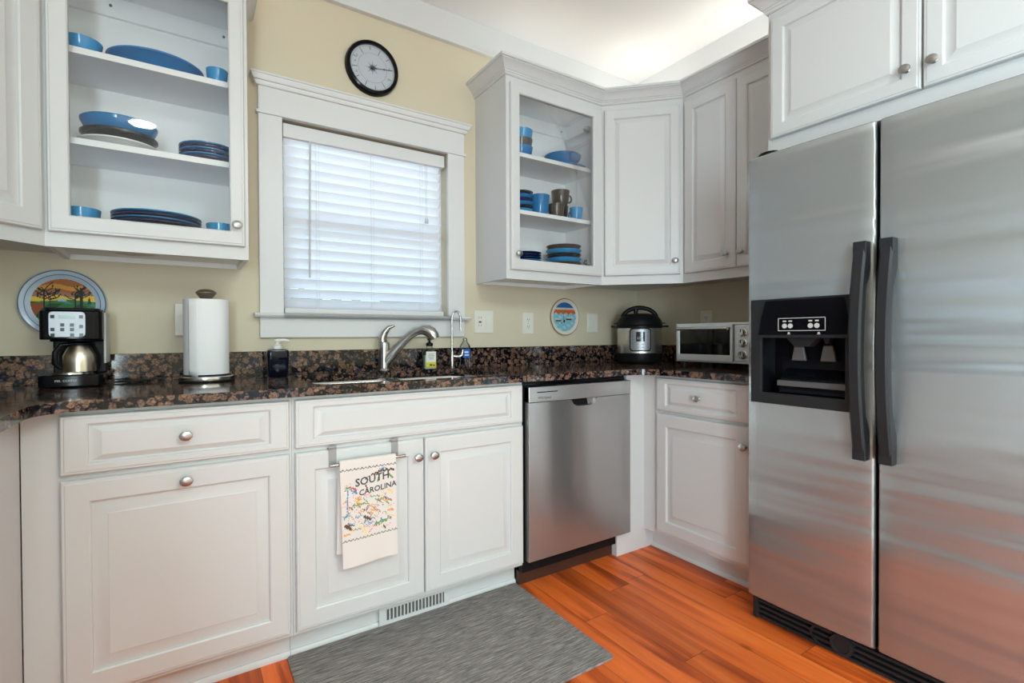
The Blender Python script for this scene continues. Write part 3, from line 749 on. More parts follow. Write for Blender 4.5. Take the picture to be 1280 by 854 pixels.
for x in (.0, .216):
    g = G(); g.box(x-.0125, x+.0125, -.003, -.001, -.005, .0595); g.box(x-.0125, x+.0125, -.003, .022, .0495, .0515); g.box(x-.0125, x+.0125, -.034, -.001, -.0055, -.0035); g.obj('hook', 'hooksteel', tb)
G().tube([(-.014, -.030, 0), (.246, -.030, 0)], .0055, 14).obj('rail', 'chrome', tb)

# tea towel
TX0, TX1, TY, TZT, TZB = -2.127, -1.934, -.668, .657, .313
def tow(u, vv, lift=0):
    """u 0..1 across, vv 0..1 downwards on the front layer"""
    w = 1-.03*vv; x = TX0+.006*vv+(TX1-TX0)*(.5+(u-.5)*w)
    y = TY-.0016-.003*math.sin(u*7+1)*vv-.004*vv*math.sin(u*3.1+.3)-.002*math.sin(9*u+vv*5)*vv
    z = TZT+(TZB-TZT)*vv+.004*math.sin(u*9)*max(0, vv-.8)-.010*(1-u)*vv
    return (x, y-lift, z)
COLS = {'red': (.55, .10, .07), 'org': (.75, .32, .08), 'grn': (.16, .32, .10), 'blu': (.10, .25, .50), 'yel': (.80, .62, .18), 'brn': (.13, .07, .04), 'gry': (.18, .18, .18), 'pnk': (.80, .42, .36)}
for k_, c_ in COLS.items(): M['t_'+k_] = mat('towel_print_'+k_, c_, .95)
tmats = ['pinkcloth', 'ink']+['t_'+k for k in COLS]
cid = {k: i+2 for i, k in enumerate(COLS)}
rnd = random.Random(11)
strokes = []
for k in range(170):                                    # printed squiggles and little motifs
    u, vv = rnd.uniform(.06, .94), rnd.uniform(.17, .70)
    if .28 < u and .15 < vv < .34 and rnd.random() < .85: continue
    a = rnd.uniform(-1.3, 1.4); l = rnd.uniform(.02, .085)
    strokes.append((u-l*math.cos(a), vv+l*.5*math.sin(a), u+l*math.cos(a), vv-l*.5*math.sin(a), rnd.choice([.005, .006, .008, .010, .014]), rnd.choice(list(cid.values()))))
strokes += [(.55, .155, .72, .125, .018, cid['brn']), (.72, .125, .95, .13, .02, cid['brn']), (.70, .11, .80, .10, .012, cid['blu']), (.12, .27, .10, .46, .014, cid['blu']), (.2, .42, .45, .42, .011, cid['grn']), (.3, .36, .34, .5, .01, cid['org']),
            (.4, .55, .5, .58, .022, cid['brn']), (.06, .60, .14, .63, .024, cid['brn']), (.6, .64, .8, .63, .02, cid['grn']), (.86, .17, .93, .21, .018, cid['grn']), (.85, .33, .92, .36, .02, cid['yel']), (.78, .40, .90, .44, .012, cid['gry'])]
def tcol(u, vv):
    if abs(vv-(.075+.006*math.sin(u*95))) < .0055 or abs(vv-(.745+.006*math.sin(u*95))) < .0055: return cid['gry']
    hit = 0
    for (a, b_, c_, d_, w, m_) in strokes:
        dx, dy = c_-a, (d_-b_)*1.78; px, py = u-a, (vv-b_)*1.78
        t = max(0, min(1, (px*dx+py*dy)/(dx*dx+dy*dy+1e-9)))
        wob = .012*math.sin(t*18)
        if (px-t*dx)**2+(py-t*dy+wob)**2 < w*w: hit = m_
    return hit
g = G(); NU, NV = 84, 130
gv = [[g.b.verts.new(tow(i/NU, j/NV)) for i in range(NU+1)] for j in range(NV+1)]
for j in range(NV):
    for i in range(NU):
        fc_ = g.b.faces.new((gv[j][i], gv[j+1][i], gv[j+1][i+1], gv[j][i+1])); fc_.material_index = tcol((i+.5)/NU, (j+.5)/NV)
# fold over the rail and back layer
back = []
for j in range(0, 11):
    a = PI*j/10
    row = [g.b.verts.new((tow(i/NU, 0)[0], TY+.0095-(.0105)*math.cos(a)-.0008*(1-j/10), TZT-.0065+.0075*math.sin(a)+.0065)) for i in range(NU+1)]
    back.append(row)
for j in range(1, 30):
    t = j/29; row = [g.b.verts.new((tow(i/NU, 0)[0]-.006*t, TY+.0185-.004*t*math.sin(i/NU*6), TZT-.0065+.0065-(TZT-TZB-.035)*t-.0)) for i in range(NU+1)]
    back.append(row)
full = [gv[0]]+back[1:]
for a, b_ in zip(full, full[1:]):
    for i in range(NU): g.b.faces.new((a[i], a[i+1], b_[i+1], b_[i]))
for s_, sz, uc, vc in (('SOUTH', .036, .56, .195), ('CAROLINA', .0265, .655, .295)):
    put_text(g, s_, sz, lambda x, y: tow(uc+x/(TX1-TX0), vc-(y+x*.10)/(TZT-TZB), .0012), 1, .018)
to = g.obj('tea_towel', tmats, fixn=False, angle=60)
tag(to, 'white printed South Carolina tea towel draped over the steel bar on the sink cabinet', 'towel')

# ------------------------------------------------------------------ window blind
b = thing('window_blind', 'white horizontal slatted blind lowered in the window above the sink', 'blind', (-1.8, .035, 1.18))
bx0, bx1 = -.386, .384
G().box(bx0, bx1, -.028, .028, .768, .828).obj('valance', 'trim', b, bevel=.003)
G().box(bx0+.003, bx1-.003, -.02, .02, .0, .024).obj('bottom_rail', 'trim', b, bevel=.004)
SL = 17
for k in range(SL):
    zc = .045+(.758-.045)*k/(SL-1); a = R(66 if k == 11 else 58 if k > 3 else 50); hw = .0255
    g = G(); pts = []
    for q in range(5):
        s = -1+q/2; cam_ = .0028*(1-s*s)
        # room edge (s=-1, -y) up, outer edge down
        pts.append((s*hw*math.cos(a)-cam_*math.sin(a), -s*hw*math.sin(a)-cam_*math.cos(a)))
    th_ = .0026; n_ = (math.sin(a), math.cos(a))
    poly = [(y, z) for y, z in pts]+[(y+n_[0]*th_, z+n_[1]*th_) for y, z in reversed(pts)]
    g.prism([(y, z+zc) for y, z in poly], bx0+.004, bx1-.02, axis='x')
    g.obj('slat', 'slat', b)
for x in (-.25, 0, .25):
    g = G(); g.tube([(x, -.0235, .02), (x, -.0235, .77)], .0009, 6); g.tube([(x+.012, -.0235, .02), (x+.012, -.0235, .77)], .0007, 6); g.obj('ladder_cord', 'white', b)
G().tube([(-.282, -.034, .16), (-.279, -.034, .50), (-.276, -.034, .765)], .0042, 8).obj('tilt_wand', 'lightgrey', b)
g = G(); g.tube([(.275, -.034, .485), (.275, -.034, .765)], .0008, 6); g.tube([(.283, -.034, .485), (.283, -.034, .765)], .0008, 6)
g.lathe([(0, .468), (.005, .468), (.0035, .492), (0, .493)], (.275, -.034, 0), seg=10); g.lathe([(0, .468), (.005, .468), (.0035, .492), (0, .493)], (.286, -.034, 0), seg=10); g.obj('pull_cord', 'lightgrey', b)

# ------------------------------------------------------------------ wall clock
c = thing('wall_clock', 'round black-rimmed wall clock with a pale dial above the window', 'clock', (-1.797, 0, 2.343))
G().lathe([(.113, 0), (.126, 0), (.126, .018), (.121, .030), (.113, .034), (.107, .029), (.105, .018)], (0, 0, 0), '-y', 56).obj('rim', 'black', c)
g = G(); g.lathe([(0, .0), (.108, .0), (.108, .017), (0, .017)], (0, 0, 0), '-y', 56, m=0)
yy = -.0175
for k in range(12):
    a = R(30*k+8); l0 = .082 if k % 2 else .072
    dx, dz = math.cos(a), math.sin(a); w = .0014
    g.face([(l0*dx-dz*w, yy, l0*dz+dx*w), (.098*dx-dz*w, yy, .098*dz+dx*w), (.098*dx+dz*w, yy, .098*dz-dx*w), (l0*dx+dz*w, yy, l0*dz-dx*w)], 1)
for r_ in (.068, .0995):
    for k in range(72):
        a, a2 = R(5*k), R(5*k+5); g.face([((r_)*math.cos(a), yy, r_*math.sin(a)), ((r_)*math.cos(a2), yy, r_*math.sin(a2)), ((r_+.0009)*math.cos(a2), yy, (r_+.0009)*math.sin(a2)), ((r_+.0009)*math.cos(a), yy, (r_+.0009)*math.sin(a))], 1)
for k in range(16):
    a = R(22.5*k); dx, dz = math.cos(a), math.sin(a); l = .034 if k % 2 == 0 else .022; w = .0028
    g.face([(-dz*w, yy, dx*w), (l*dx, yy, l*dz), (dz*w, yy, -dx*w)], 1)
for s_, a_ in (('2', 12), ('5', 152), ('4', 172), ('5', 205), ('2', 335)):
    put_text(g, s_, .016, lambda x, y: (.083*math.cos(R(a_))+x, yy, .083*math.sin(R(a_))+y), 1)
g.obj('dial', ['clockface', 'ink'], c, fixn=False)
g = G(); g.box(-.02, .092, -.0205, -.0195, -.0012, .0012); g.lathe([(0, 0), (.006, 0), (.006, .003), (0, .003)], (0, -.0195, 0), '-y', 16); g.lathe([(0, 0), (.004, 0), (.004, .001), (0, .001)], (.055, -.0197, 0), '-y', 12)
h = g.obj('hand', 'ink', c); h.rotation_euler = (0, R(-7), 0)
G().lathe([(0, .030), (.108, .029), (.108, .0285), (0, .0295)], (0, 0, 0), '-y', 40).obj('glass_lens', 'glass', c)

# ------------------------------------------------------------------ wall plates (switches and outlets)
def cover(label, cat, loc, rz, w, h, items):
    o = thing('wall_outlet' if cat == 'outlet' else 'light_switch', label, cat, loc, rz)
    G().box(-w/2, w/2, -.006, 0, -h/2, h/2).obj('cover_plate', 'ivory', o, bevel=.002)
    for kind, x in items:
        if kind == 'outlet':
            for s in (-1, 1):
                g = G(); g.prism(rrect(x-.017, x+.017, s*.0195-.0135, s*.0195+.0135, .008), -.0085, -.005, axis='y', m=0)
                for xx in (-.0065, .0065): g.box(x+xx-.0012, x+xx+.0012, -.0089, -.0083, s*.0195-.001, s*.0195+.008, 1)
                g.lathe([(0, 0), (.0024, 0), (.0024, .0005), (0, .0005)], (x, -.0084, s*.0195-.007), '-y', 10, m=1)
                g.obj('receptacle', ['ivory', 'slot'], o)
            G().lathe([(0, 0), (.003, 0), (.002, .001), (0, .001)], (x, -.006, 0), '-y', 10).obj('screw', 'knob', o)
        elif kind == 'rocker':
            G().prism([(-.006, -.033), (-.008, -.033), (-.011, .0), (-.0065, .033), (-.006, .033)], x-.0165, x+.0165, axis='x').obj('rocker', 'ivory', o, bevel=.0008)
        elif kind == 'gfci':
            g = G(); g.box(x-.0165, x+.0165, -.0082, -.005, -.033, .033)
            for s in (-1, 1):
                for xx in (-.0065, .0065): g.box(x+xx-.0012, x+xx+.0012, -.0088, -.008, s*.021-.002, s*.021+.007, 1)
            g.box(x-.008, x+.008, -.0095, -.008, -.005, .0045, 1); g.obj('receptacle', ['ivory', 'slot'], o)
        elif kind == 'toggle':
            G().prism([(-.006, -.011), (-.006, .011), (-.018, .012), (-.018, .006)], x-.005, x+.005, axis='x').obj('toggle', 'ivory', o, bevel=.001)
    return o
cover('wide ivory two-gang wall plate with a receptacle beside the window and sill end', 'outlet', (-1.191, 0, 1.153), 0, .117, .122, [('gfci', -.026), ('rocker', .026)])
cover('ivory duplex outlet on the back wall left of the small round plate', 'outlet', (-.899, 0, 1.148), 0, .076, .122, [('outlet', 0)])
cover('ivory rocker switch between the small round plate and the pressure cooker', 'switch', (-.405, 0, 1.156), 0, .086, .122, [('rocker', -.019), ('rocker', .019)])
cover('ivory outlet on the right wall above the toaster oven', 'outlet', (0, -.537, 1.158), R(-90), .076, .122, [('outlet', 0)])
o = cover('grey-edged outlet plate half hidden behind the paper towel roll', 'outlet', (-2.545, -.012, 1.145), 0, .076, .124, [('outlet', .0)])
G().box(-.034, .034, 0, .012, -.058, .058).obj('spacer_box', 'grey', o)

# ------------------------------------------------------------------ decorative plates on the wall
def painted(g, rad, n, fn, y, m0):
    st = 2*rad/n
    for i in range(n):
        for j in range(n):
            x, z = -rad+(i+.5)*st, -rad+(j+.5)*st
            if x*x+z*z > rad*rad: continue
            g.face([(x-st/2, y, z-st/2), (x+st/2, y, z-st/2), (x+st/2, y, z+st/2), (x-st/2, y, z+st/2)], m0+fn(x/rad, z/rad))
P1 = [(.62, .34, .05), (.42, .16, .05), (.38, .22, .16), (.78, .55, .08), (.06, .22, .07), (.02, .10, .03), (.010, .010, .010), (.40, .50, .62), (.36, .11, .03), (.10, .30, .26)]
for i, c_ in enumerate(P1): M['pa%d' % i] = mat('painted_glaze_%d' % i, tuple(q**1.25 for q in c_), .4, 0, .15)
segs = []
def tree(x, zb_, zt_, w, seed):
    r_ = random.Random(seed); segs.append((x, zb_, x, zt_, w))
    for k in range(9):
        z = zb_+(zt_-zb_)*r_.uniform(.55, 1); a = R(r_.uniform(15, 75))*r_.choice((-1, 1)); l = r_.uniform(.15, .36)
        x2, z2 = x+l*math.sin(a), z+l*math.cos(a)*.7; segs.append((x, z, x2, z2, w*.35))
        segs.append((x2, z2, x2+r_.uniform(-.15, .15), z2+.13, w*.22))
tree(-.60, -.35, .55, .030, 1); tree(-.42, -.2, .40, .016, 2); tree(.36, -.25, .45, .016, 3); tree(.54, -.3, .62, .045, 4)
def dseg(x, z, s):
    dx, dz = s[2]-s[0], s[3]-s[1]; t = max(0, min(1, ((x-s[0])*dx+(z-s[1])*dz)/(dx*dx+dz*dz+1e-9)))
    return math.hypot(x-s[0]-t*dx, z-s[1]-t*dz)
def paint1(x, z):
    for s in segs:
        if dseg(x, z, s) < max(s[4], .018): return 6
    if abs(x-.80) < .07*(1-(z-.02)/.3) and .0 < z < .28: return 5
    if abs(x+.05) < .13 and .10 < z < .16+.07*(1-abs(x+.05)/.13): return 7
    h1 = .12+.04*math.sin(3*x+1); h2 = .0-.12*x+.04*math.sin(5*x)
    if z > h1:
        q = z+.05*math.sin(6*x)
        return 3 if q < .30 else (2 if q < .46 else (1 if q < .58 else (0 if q < .75 else 1)))
    if z > h2: return 4 if math.sin(9*x+14*z) < .6 else 9
    if x < -.55+.6*z and z < .0: return 8
    return 4 if math.sin(7*x-9*z) > -.2 else 5
c = thing('decorative_plate', 'large pale blue rimmed plate painted with an autumn landscape, hung behind the coffee maker', 'plate', (-2.908, 0, 1.197), 0, 'decorative wall plates')
M['palerim'] = mat('pale_blue_glaze', (.46, .56, .68), .2); M['bluerim'] = mat('dark_blue_edge', (.10, .17, .32), .25)
G().lathe([(0, .004), (.070, .004), (.112, .016), (.118, .022), (.1185, .025)], (0, 0, 0), '-y', 64).obj('back', 'palerim', c)
g = G(); g.lathe([(.1185, .025), (.1165, .027), (.1145, .0265)], (0, 0, 0), '-y', 64, m=1); g.lathe([(.1145, .0265), (.104, .0235), (.1030, .0228)], (0, 0, 0), '-y', 64, m=0); g.lathe([(.1030, .0228), (.1005, .0218)], (0, 0, 0), '-y', 64, m=1); g.lathe([(.1005, .0218), (.086, .0125), (.08, .011)], (0, 0, 0), '-y', 64, m=0); g.obj('rim', ['palerim', 'bluerim'], c)
g = G(); g.lathe([(.086, .012), (0, .012)], (0, 0, 0), '-y', 48, m=4); painted(g, .087, 84, paint1, -.0135, 0); g.obj('painting', ['pa%d' % i for i in range(10)], c, fixn=False)
P2 = [(.05, .16, .38), (.62, .16, .05), (.24, .48, .58), (.36, .60, .66), (.55, .55, .50), (.16, .04, .03), (.03, .04, .05)]
for i, c_ in enumerate(P2): M['pb%d' % i] = mat('harbour_glaze_%d' % i, tuple(q**1.15 for q in c_), .4, 0, .15)
def paint2(x, z):
    if z > .62: return 0
    if z > .50: return 4
    if z > .22+.06*math.sin(14*x):
        return 6 if (math.sin(23*x)*math.sin(31*z) > .62) else 1
    for bx_, bz in ((.35, -.12), (-.55, -.22)):
        if abs(x-bx_) < .24 and -.10 < z-bz < .0: return 5
        if abs(x-bx_) < .15 and .0 <= z-bz < .12: return 4
    if abs(x+.1) < .02 and -.3 < z < .2 or abs(x-.3) < .015 and -.1 < z < .25: return 6
    if math.hypot(x+.05, (z+.30)) < .09 or math.hypot(x+.3, z+.45) < .05: return 6
    return 3 if math.sin(9*x+2)*math.sin(15*z+3*x) > .25 else (4 if math.sin(21*x-5*z)*math.sin(17*z) > .86 else 2)
c = thing('decorative_plate', 'small cream-rimmed round plate painted with a blue harbour, hung right of the outlet', 'plate', (-.633, 0, 1.190), 0, 'decorative wall plates')
M['cream'] = mat('cream_glaze', (.66, .63, .56), .2); M['goldrim'] = mat('tan_edge', (.35, .19, .11), .3)
G().lathe([(0, .003), (.070, .003), (.105, .010), (.1115, .014)], (0, 0, 0), '-y', 56).obj('back', 'cream', c)
g = G(); g.lathe([(.1115, .014), (.110, .016), (.1065, .0155)], (0, 0, 0), '-y', 56, m=1); g.lathe([(.1065, .0155), (.083, .0095)], (0, 0, 0), '-y', 56, m=0); g.obj('rim', ['cream', 'goldrim'], c)
g = G(); g.lathe([(.086, .0095), (0, .0085)], (0, 0, 0), '-y', 48, m=2); painted(g, .087, 70, paint2, -.0108, 0); g.obj('painting', ['pb%d' % i for i in range(7)], c, fixn=False)

# ------------------------------------------------------------------ coffee maker
CT = .9135
c = thing('coffee_maker', 'black drip coffee maker with steel control panel and steel carafe, left on the counter', 'coffee maker', (-2.865, -.19, CT))
G().prism(rrect(-.084, .080, -.012, .150, .02), 0, .042).obj('base', 'black', c, bevel=.006, seg=3)
g = G(); put_text(g, 'MR. COFFEE', .0105, lambda x, y: (-.012+x, -.0125, .022+y)); g.obj('lettering', 'lightgrey', c)
g = G(); g.lathe([(0, .042), (.055, .042), (.055, .048), (0, .048)], (-.004, .052, 0), seg=32); g.obj('warming_plate', 'steel', c)
G().box(-.062, .082, .105, .150, .04, .165).obj('back_column', 'blackm', c, bevel=.006)
G().box(.079, .086, .04, .150, .075, .250).obj('water_gauge_panel', 'lightgrey', c, bevel=.004)
g = G(); g.prism(rrect(-.080, .080, -.002, .150, .018), .157, .252); g.box(-.060, .080, .04, .150, .150, .158); g.obj('brew_head', 'black', c, bevel=.006, seg=3)
g = G(); g.prism(rrect(-.068, .072, .01, .142, .016), .2520, .262); g.obj('lid', 'blackm', c, bevel=.004)
g = G(); g.prism(rrect(-.054, .038, .165, .249, .012), -.0065, -.001, axis='y'); pn = g.obj('control_panel', 'panelsteel', c, bevel=.001)
G().box(-.030, .012, -.0078, -.006, .226, .236).obj('clock_display', 'screen', pn)
for (x, z) in ((-.044, .232), (.027, .232), (-.044, .190), (-.020, .190), (-.020, .205), (.004, .190), (.004, .205), (.027, .200), (-.044, .172), (.004, .172), (.027, .172)): G().box(x-.005, x+.005, -.0078, -.006, z-.0055, z+.0055).obj('button', 'black', pn)

# carafe
cf = thing('coffee_carafe', 'steel thermal carafe with black handle standing in the coffee maker', 'carafe', (-2.850, -.142, CT+.0485))
G().lathe([(0, 0), (.042, 0), (.0440, .002), (.0440, .030), (.0440, .054), (.0360, .072), (.028, .0875), (0, .088)], (.0, 0, 0), seg=36).obj('body', 'carafesteel', cf, angle=25)
G().lathe([(0, .088), (.028, .088), (.029, .096), (.02, .1005), (0, .1005)], (0, 0, 0), seg=28).obj('lid', 'blackm', cf)
G().tube([(-.026, -.006, .092), (-.046, -.012, .090), (-.060, -.016, .066), (-.062, -.016, .03), (-.048, -.012, .014), (-.040, -.010, .014)], [.007, .008, .008, .008, .007, .006], 12).obj('handle', 'black', cf)
# power cord
pts = [(-2.785, -.10, CT+.004)]
for i in range(1, 34):
    t = i/33; a = t*2.2*2*PI; pts.append((-2.72+.045*math.cos(a)+.05*t, -.085+.022*math.sin(a), CT+.004+.0035*(t*2.2)))
tag(G().tube(pts, .003, 8).obj('power_cord', 'rubber', None), 'black coiled power cord lying behind the coffee maker on the granite', 'cord')

# ------------------------------------------------------------------ paper towel holder and roll
ph_ = thing('paper_towel_holder', 'steel paper towel holder with a bronze finial, on the counter left of the window', 'holder', (-2.483, -.17, CT))
G().lathe([(0, .0), (.088, 0), (.091, .004), (.091, .005)], seg=48).obj('foot_pad', 'rubber', ph_)
G().lathe([(.091, .005), (.092, .008), (.091, .018), (.088, .020), (.080, .020)], seg=48).obj('base_rim', 'steel', ph_)
G().lathe([(.080, .020), (.078, .023), (.012, .025), (0, .025)], seg=48).obj('base_top', 'rubber', ph_)
G().lathe([(0, .02), (.006, .02), (.006, .315), (0, .315)], seg=14).obj('post', 'steel', ph_)
G().lathe([(0, .305), (.012, .305), (.020, .308), (.034, .327), (.034, .330), (.024, .339), (.012, .342), (0, .342)], seg=28).obj('finial', 'finial', ph_)
g = G(); NS = 64
pr_ = []
for i in range(NS):
    a = 2*PI*i/NS; r_ = .0735+.0012*math.sin(5*a)+(.002 if R(235) < a < R(262) else 0); pr_.append((r_*math.cos(a), r_*math.sin(a)))
hole = [(.019*math.cos(2*PI*i/24), .019*math.sin(2*PI*i/24)) for i in range(24)]
g.prism(pr_, .0265, .3025, holes=[hole])
rl = thing('paper_towel_roll', 'full white paper towel roll standing on the steel holder', 'paper towel', (-2.483, -.17, CT))
g.obj('paper', 'paper', rl, bevel=.002, angle=50)
G().lathe([(.0188, .0265), (.0188, .3022), (.0178, .3022), (.0178, .0265), (.0188, .0265)], seg=24).obj('cardboard_core', 'grey', rl)
# loose sheet edge
g = G(); gv = []
for j in range(13):
    z = .028+.272*j/12; row = []
    for i in range(9):
        a = R(222+26*i/8); r_ = .0775+.0035*(i/8)**2*(1-j/12)**2; row.append(g.b.verts.new((r_*math.cos(a), r_*math.sin(a), z-.012*(i/8)*(1-j/12))))
    gv.append(row)
for j in range(12):
    for i in range(8): g.b.faces.new((gv[j][i], gv[j][i+1], gv[j+1][i+1], gv[j+1][i]))
o = g.obj('loose_sheet', 'paper', rl); sm = o.modifiers.new('ply', 'SOLIDIFY'); sm.thickness = .0008

# ------------------------------------------------------------------ soap bottles
def pump(parent, z, mm, hx, s=1.0, dirx=1):
    g = G(); g.lathe([(0, z), (.016*s, z), (.017*s, z+.004), (.017*s, z+.014), (.010*s, z+.019), (.0055*s, z+.020), (.0055*s, z+.032), (0, z+.032)], seg=22)
    g.lathe([(0, z+.030), (.010*s, z+.030), (.011*s, z+.036), (.009*s, z+.040), (0, z+.041)], seg=18)
    g.tube([(0, 0, z+.036), (dirx*hx*.6, -.004, z+.037), (dirx*hx, -.006, z+.033)], [.006*s, .005*s, .004*s], 10)
    return g.obj('pump', mm, parent)
o = thing('soap_dispenser', 'dark navy soap dispenser with a white pump, left of the sink', 'soap dispenser', (-2.231, -.10, CT))
g = G(); lv = [(.0, .034, .012), (.004, .037, .012), (.085, .041, .014), (.100, .042, .016), (.108, .040, .018), (.113, .030, .02)]
rs = [[g.b.verts.new((x, y*.8, z)) for x, y in rrect(-h_, h_, -h_, h_, r_, 5)] for z, h_, r_ in lv]
for a, b_ in zip(rs, rs[1:]):
    for i in range(len(a)): g.b.faces.new((a[i], a[(i+1) % len(a)], b_[(i+1) % len(a)], b_[i]))
g.b.faces.new(rs[0][::-1]); g.b.faces.new(rs[-1]); g.obj('bottle', 'navy', o)
pump(o, .113, 'white', .044, 1.15)
M['soapliq'] = mat('green_soap', (.66, .72, .60), .15)
o = thing('soap_dispenser', 'clear hand soap bottle with a navy pump and yellow label, right of the faucet', 'soap dispenser', (-1.536, -.062, CT))
lv = [(.0, .031, .008), (.003, .033, .008), (.085, .033, .008), (.098, .029, .010), (.106, .016, .010), (.114, .013, .010)]
def bottle(mm, lv, name, ys=.62, sc=1.0):
    g = G(); rs = [[g.b.verts.new((x*sc, y*ys*sc, z)) for x, y in rrect(-h_, h_, -h_, h_, r_, 5)] for z, h_, r_ in lv]
    for a, b_ in zip(rs, rs[1:]):
        for i in range(len(a)): g.b.faces.new((a[i], a[(i+1) % len(a)], b_[(i+1) % len(a)], b_[i]))
    g.b.faces.new(rs[0][::-1]); g.b.faces.new(rs[-1]); return g.obj(name, mm, o)
bottle('soapglass', lv, 'bottle')
bottle('soapliq', [(.003, .029, .008), (.070, .029, .008)], 'liquid', .60)
g = G(); g.box(-.027, .025, -.0222, -.0208, .012, .088); g.box(-.027, .025, -.0226, -.0220, .012, .036, 1)
for k, w in enumerate((.026, .034, .030, .022)): g.box(-w/2-.001, w/2-.001, -.0227, -.0221, .074-.008*k, .0765-.008*k, 2)
g.box(-.01, .004, -.0228, -.0225, .018, .026, 3); g.box(.008, .018, -.0228, -.0225, .017, .023, 3)
g.obj('label', ['label', 'yellow', 'grey', 'ink'], o)
pump(o, .114, 'black', .012, 1.0, 1)
o = thing('dish_soap_bottle', 'clear plastic bottle with a blue label behind the thin water tap', 'bottle', (-1.328, -.045, CT))
bottle('clearpl', [(.0, .026, .010), (.004, .028, .010), (.04, .024, .010), (.05, .027, .010), (.095, .028, .010), (.115, .024, .012), (.132, .013, .010), (.137, .010, .009)], 'bottle', .6)
g = G(); g.box(-.021, .020, -.0172, -.0160, .052, .095); g.box(-.012, .012, -.0176, -.0171, .062, .068, 1); g.box(-.013, .010, -.0176, -.0171, .076, .084, 1); g.obj('label', ['blue', 'label'], o)
G().lathe([(0, .137), (.011, .137), (.011, .150), (.008, .153), (0, .153)], seg=18).obj('cap', 'clearpl', o)

# ------------------------------------------------------------------ faucet and filter tap
o = thing('kitchen_faucet', 'brushed nickel pull-out kitchen faucet with a lever handle behind the sink', 'faucet', (-1.764, -.055, CT))
g = G(); g.lathe([(0, 0), (.030, 0), (.031, .004), (.028, .010), (.024, .016)], seg=30); g.obj('base_flange', 'chrome', o)
g = G(); g.lathe([(.0265, .014), (.0255, .05), (.0255, .10), (.0265, .125), (.0255, .134), (.018, .140), (0, .141)], seg=30); g.obj('body', 'chrome', o)
dv = Vector((.83, -.56, 0))
def al(s, z): return (dv.x*s, dv.y*s, z)
sp = [(.0, .040), (.03, .072), (.06, .106), (.095, .143), (.125, .170), (.15, .186), (.175, .193)]
G().tube([al(*q) for q in sp], [.025, .0235, .021, .0195, .019, .020, .021], 18).obj('spout', 'chrome', o)
G().tube([al(.168, .192), al(.185, .195), al(.205, .191), al(.222, .181), al(.234, .166), al(.240, .152)], [.021, .025, .0275, .028, .0265, .022], 18).obj('spray_head', 'chrome', o)
G().tube([(-.004, 0, .138), (-.006, .0, .155), (.002, -.004, .18), (.020, -.014, .205), (.045, -.026, .214)], [.0265, .025, .021, .0135, .005], 16, flat=.75, upv=(.8, -.5, .3)).obj('lever_handle', 'chrome', o)
o = thing('water_filter_tap', 'slim brushed gooseneck water filter tap right of the soap bottle', 'faucet', (-1.412, -.062, CT))
G().lathe([(0, 0), (.016, 0), (.016, .004), (.0115, .008), (.0115, .075), (.009, .085), (0, .085)], seg=22).obj('body', 'chrome', o)
pts = [(0, 0, .07), (0, 0, .16), (0, 0, .245)]+[(.82*.0225*(1-math.cos(R(a))), -.57*.0225*(1-math.cos(R(a))), .245+.045*math.sin(R(a))) for a in range(15, 181, 15)]+[(.82*.045, -.57*.045, .19)]
G().tube(pts, .0052, 12).obj('spout', 'chrome', o)
G().tube([(.004, -.004, .062), (.03, -.016, .058), (.045, -.024, .066), (.048, -.026, .092)], [.008, .009, .009, .006], 12).obj('lever', 'chrome', o)

# ------------------------------------------------------------------ pressure cooker
o = thing('pressure_cooker', 'round steel electric pressure cooker with black lid in the counter corner', 'pressure cooker', (-.250, -.250, CT), R(-45))
G().lathe([(0, 0), (.118, 0), (.128, .006), (.132, .02), (.132, .058), (.1305, .060)], seg=64).obj('base', 'blackm', o)
G().lathe([(.1305, .058), (.1305, .205), (.129, .207)], seg=72).obj('steel_body', 'pot', o)
G().lathe([(.131, .205), (.1345, .207), (.1345, .218), (.130, .222), (.1, .222)], seg=64).obj('upper_ring', 'blackm', o)
G().lathe([(.133, .222), (.135, .226), (.131, .246), (.118, .268), (.095, .285), (.06, .293), (0, .295)], seg=64).obj('lid', 'blackm', o)
for s in (-1, 1):
    G().prism(rrect(s*.146-.022, s*.146+.022, -.030, .030, .010), .212, .222).obj('side_handle', 'blackm', o, bevel=.003)
    G().prism(rrect(s*.137-.014, s*.137+.014, -.020, .020, .008), .232, .239).obj('lid_fin', 'blackm', o, bevel=.002)
hp = [(.100*math.cos(R(a)), 0, .262+.068*math.sin(R(a))) for a in range(0, 181, 10)]
G().tube(hp, [.013]*len(hp), 12, flat=1.0).obj('lid_handle', 'blackm', o)
G().lathe([(0, .29), (.012, .29), (.012, .310), (.015, .312), (.015, .320), (0, .322)], (-.022, -.02, 0), seg=18).obj('steam_valve', 'black', o)
def cyl(x, z, off):
    a = x/.1305; r_ = .1305+off; return (r_*math.sin(a), -r_*math.cos(a), z)
def curved_plate(x0, x1, z0, z1, off, rr, mm, name, par, th_=.004):
    g = G(); cols = 14
    out_ = rrect(x0, x1, z0, z1, rr, 5)
    # subdivided curved slab: grid of columns clipped by the rounded outline
    def zlim(x):
        if x < x0+rr: d_ = x0+rr-x
        elif x > x1-rr: d_ = x-(x1-rr)
        else: d_ = 0
        q = rr-math.sqrt(max(0, rr*rr-d_*d_)); return z0+q, z1-q
    prev = None
    for i in range(cols*2+1):
        x = x0+(x1-x0)*i/(cols*2); a, b_ = zlim(x)
        col = [g.b.verts.new(cyl(x, a, 0)), g.b.verts.new(cyl(x, a, off)), g.b.verts.new(cyl(x, b_, off)), g.b.verts.new(cyl(x, b_, 0))]
        if prev:
            for k in range(3): g.b.faces.new((prev[k], prev[k+1], col[k+1], col[k]))
        prev = col
    return g.obj(name, mm, par)
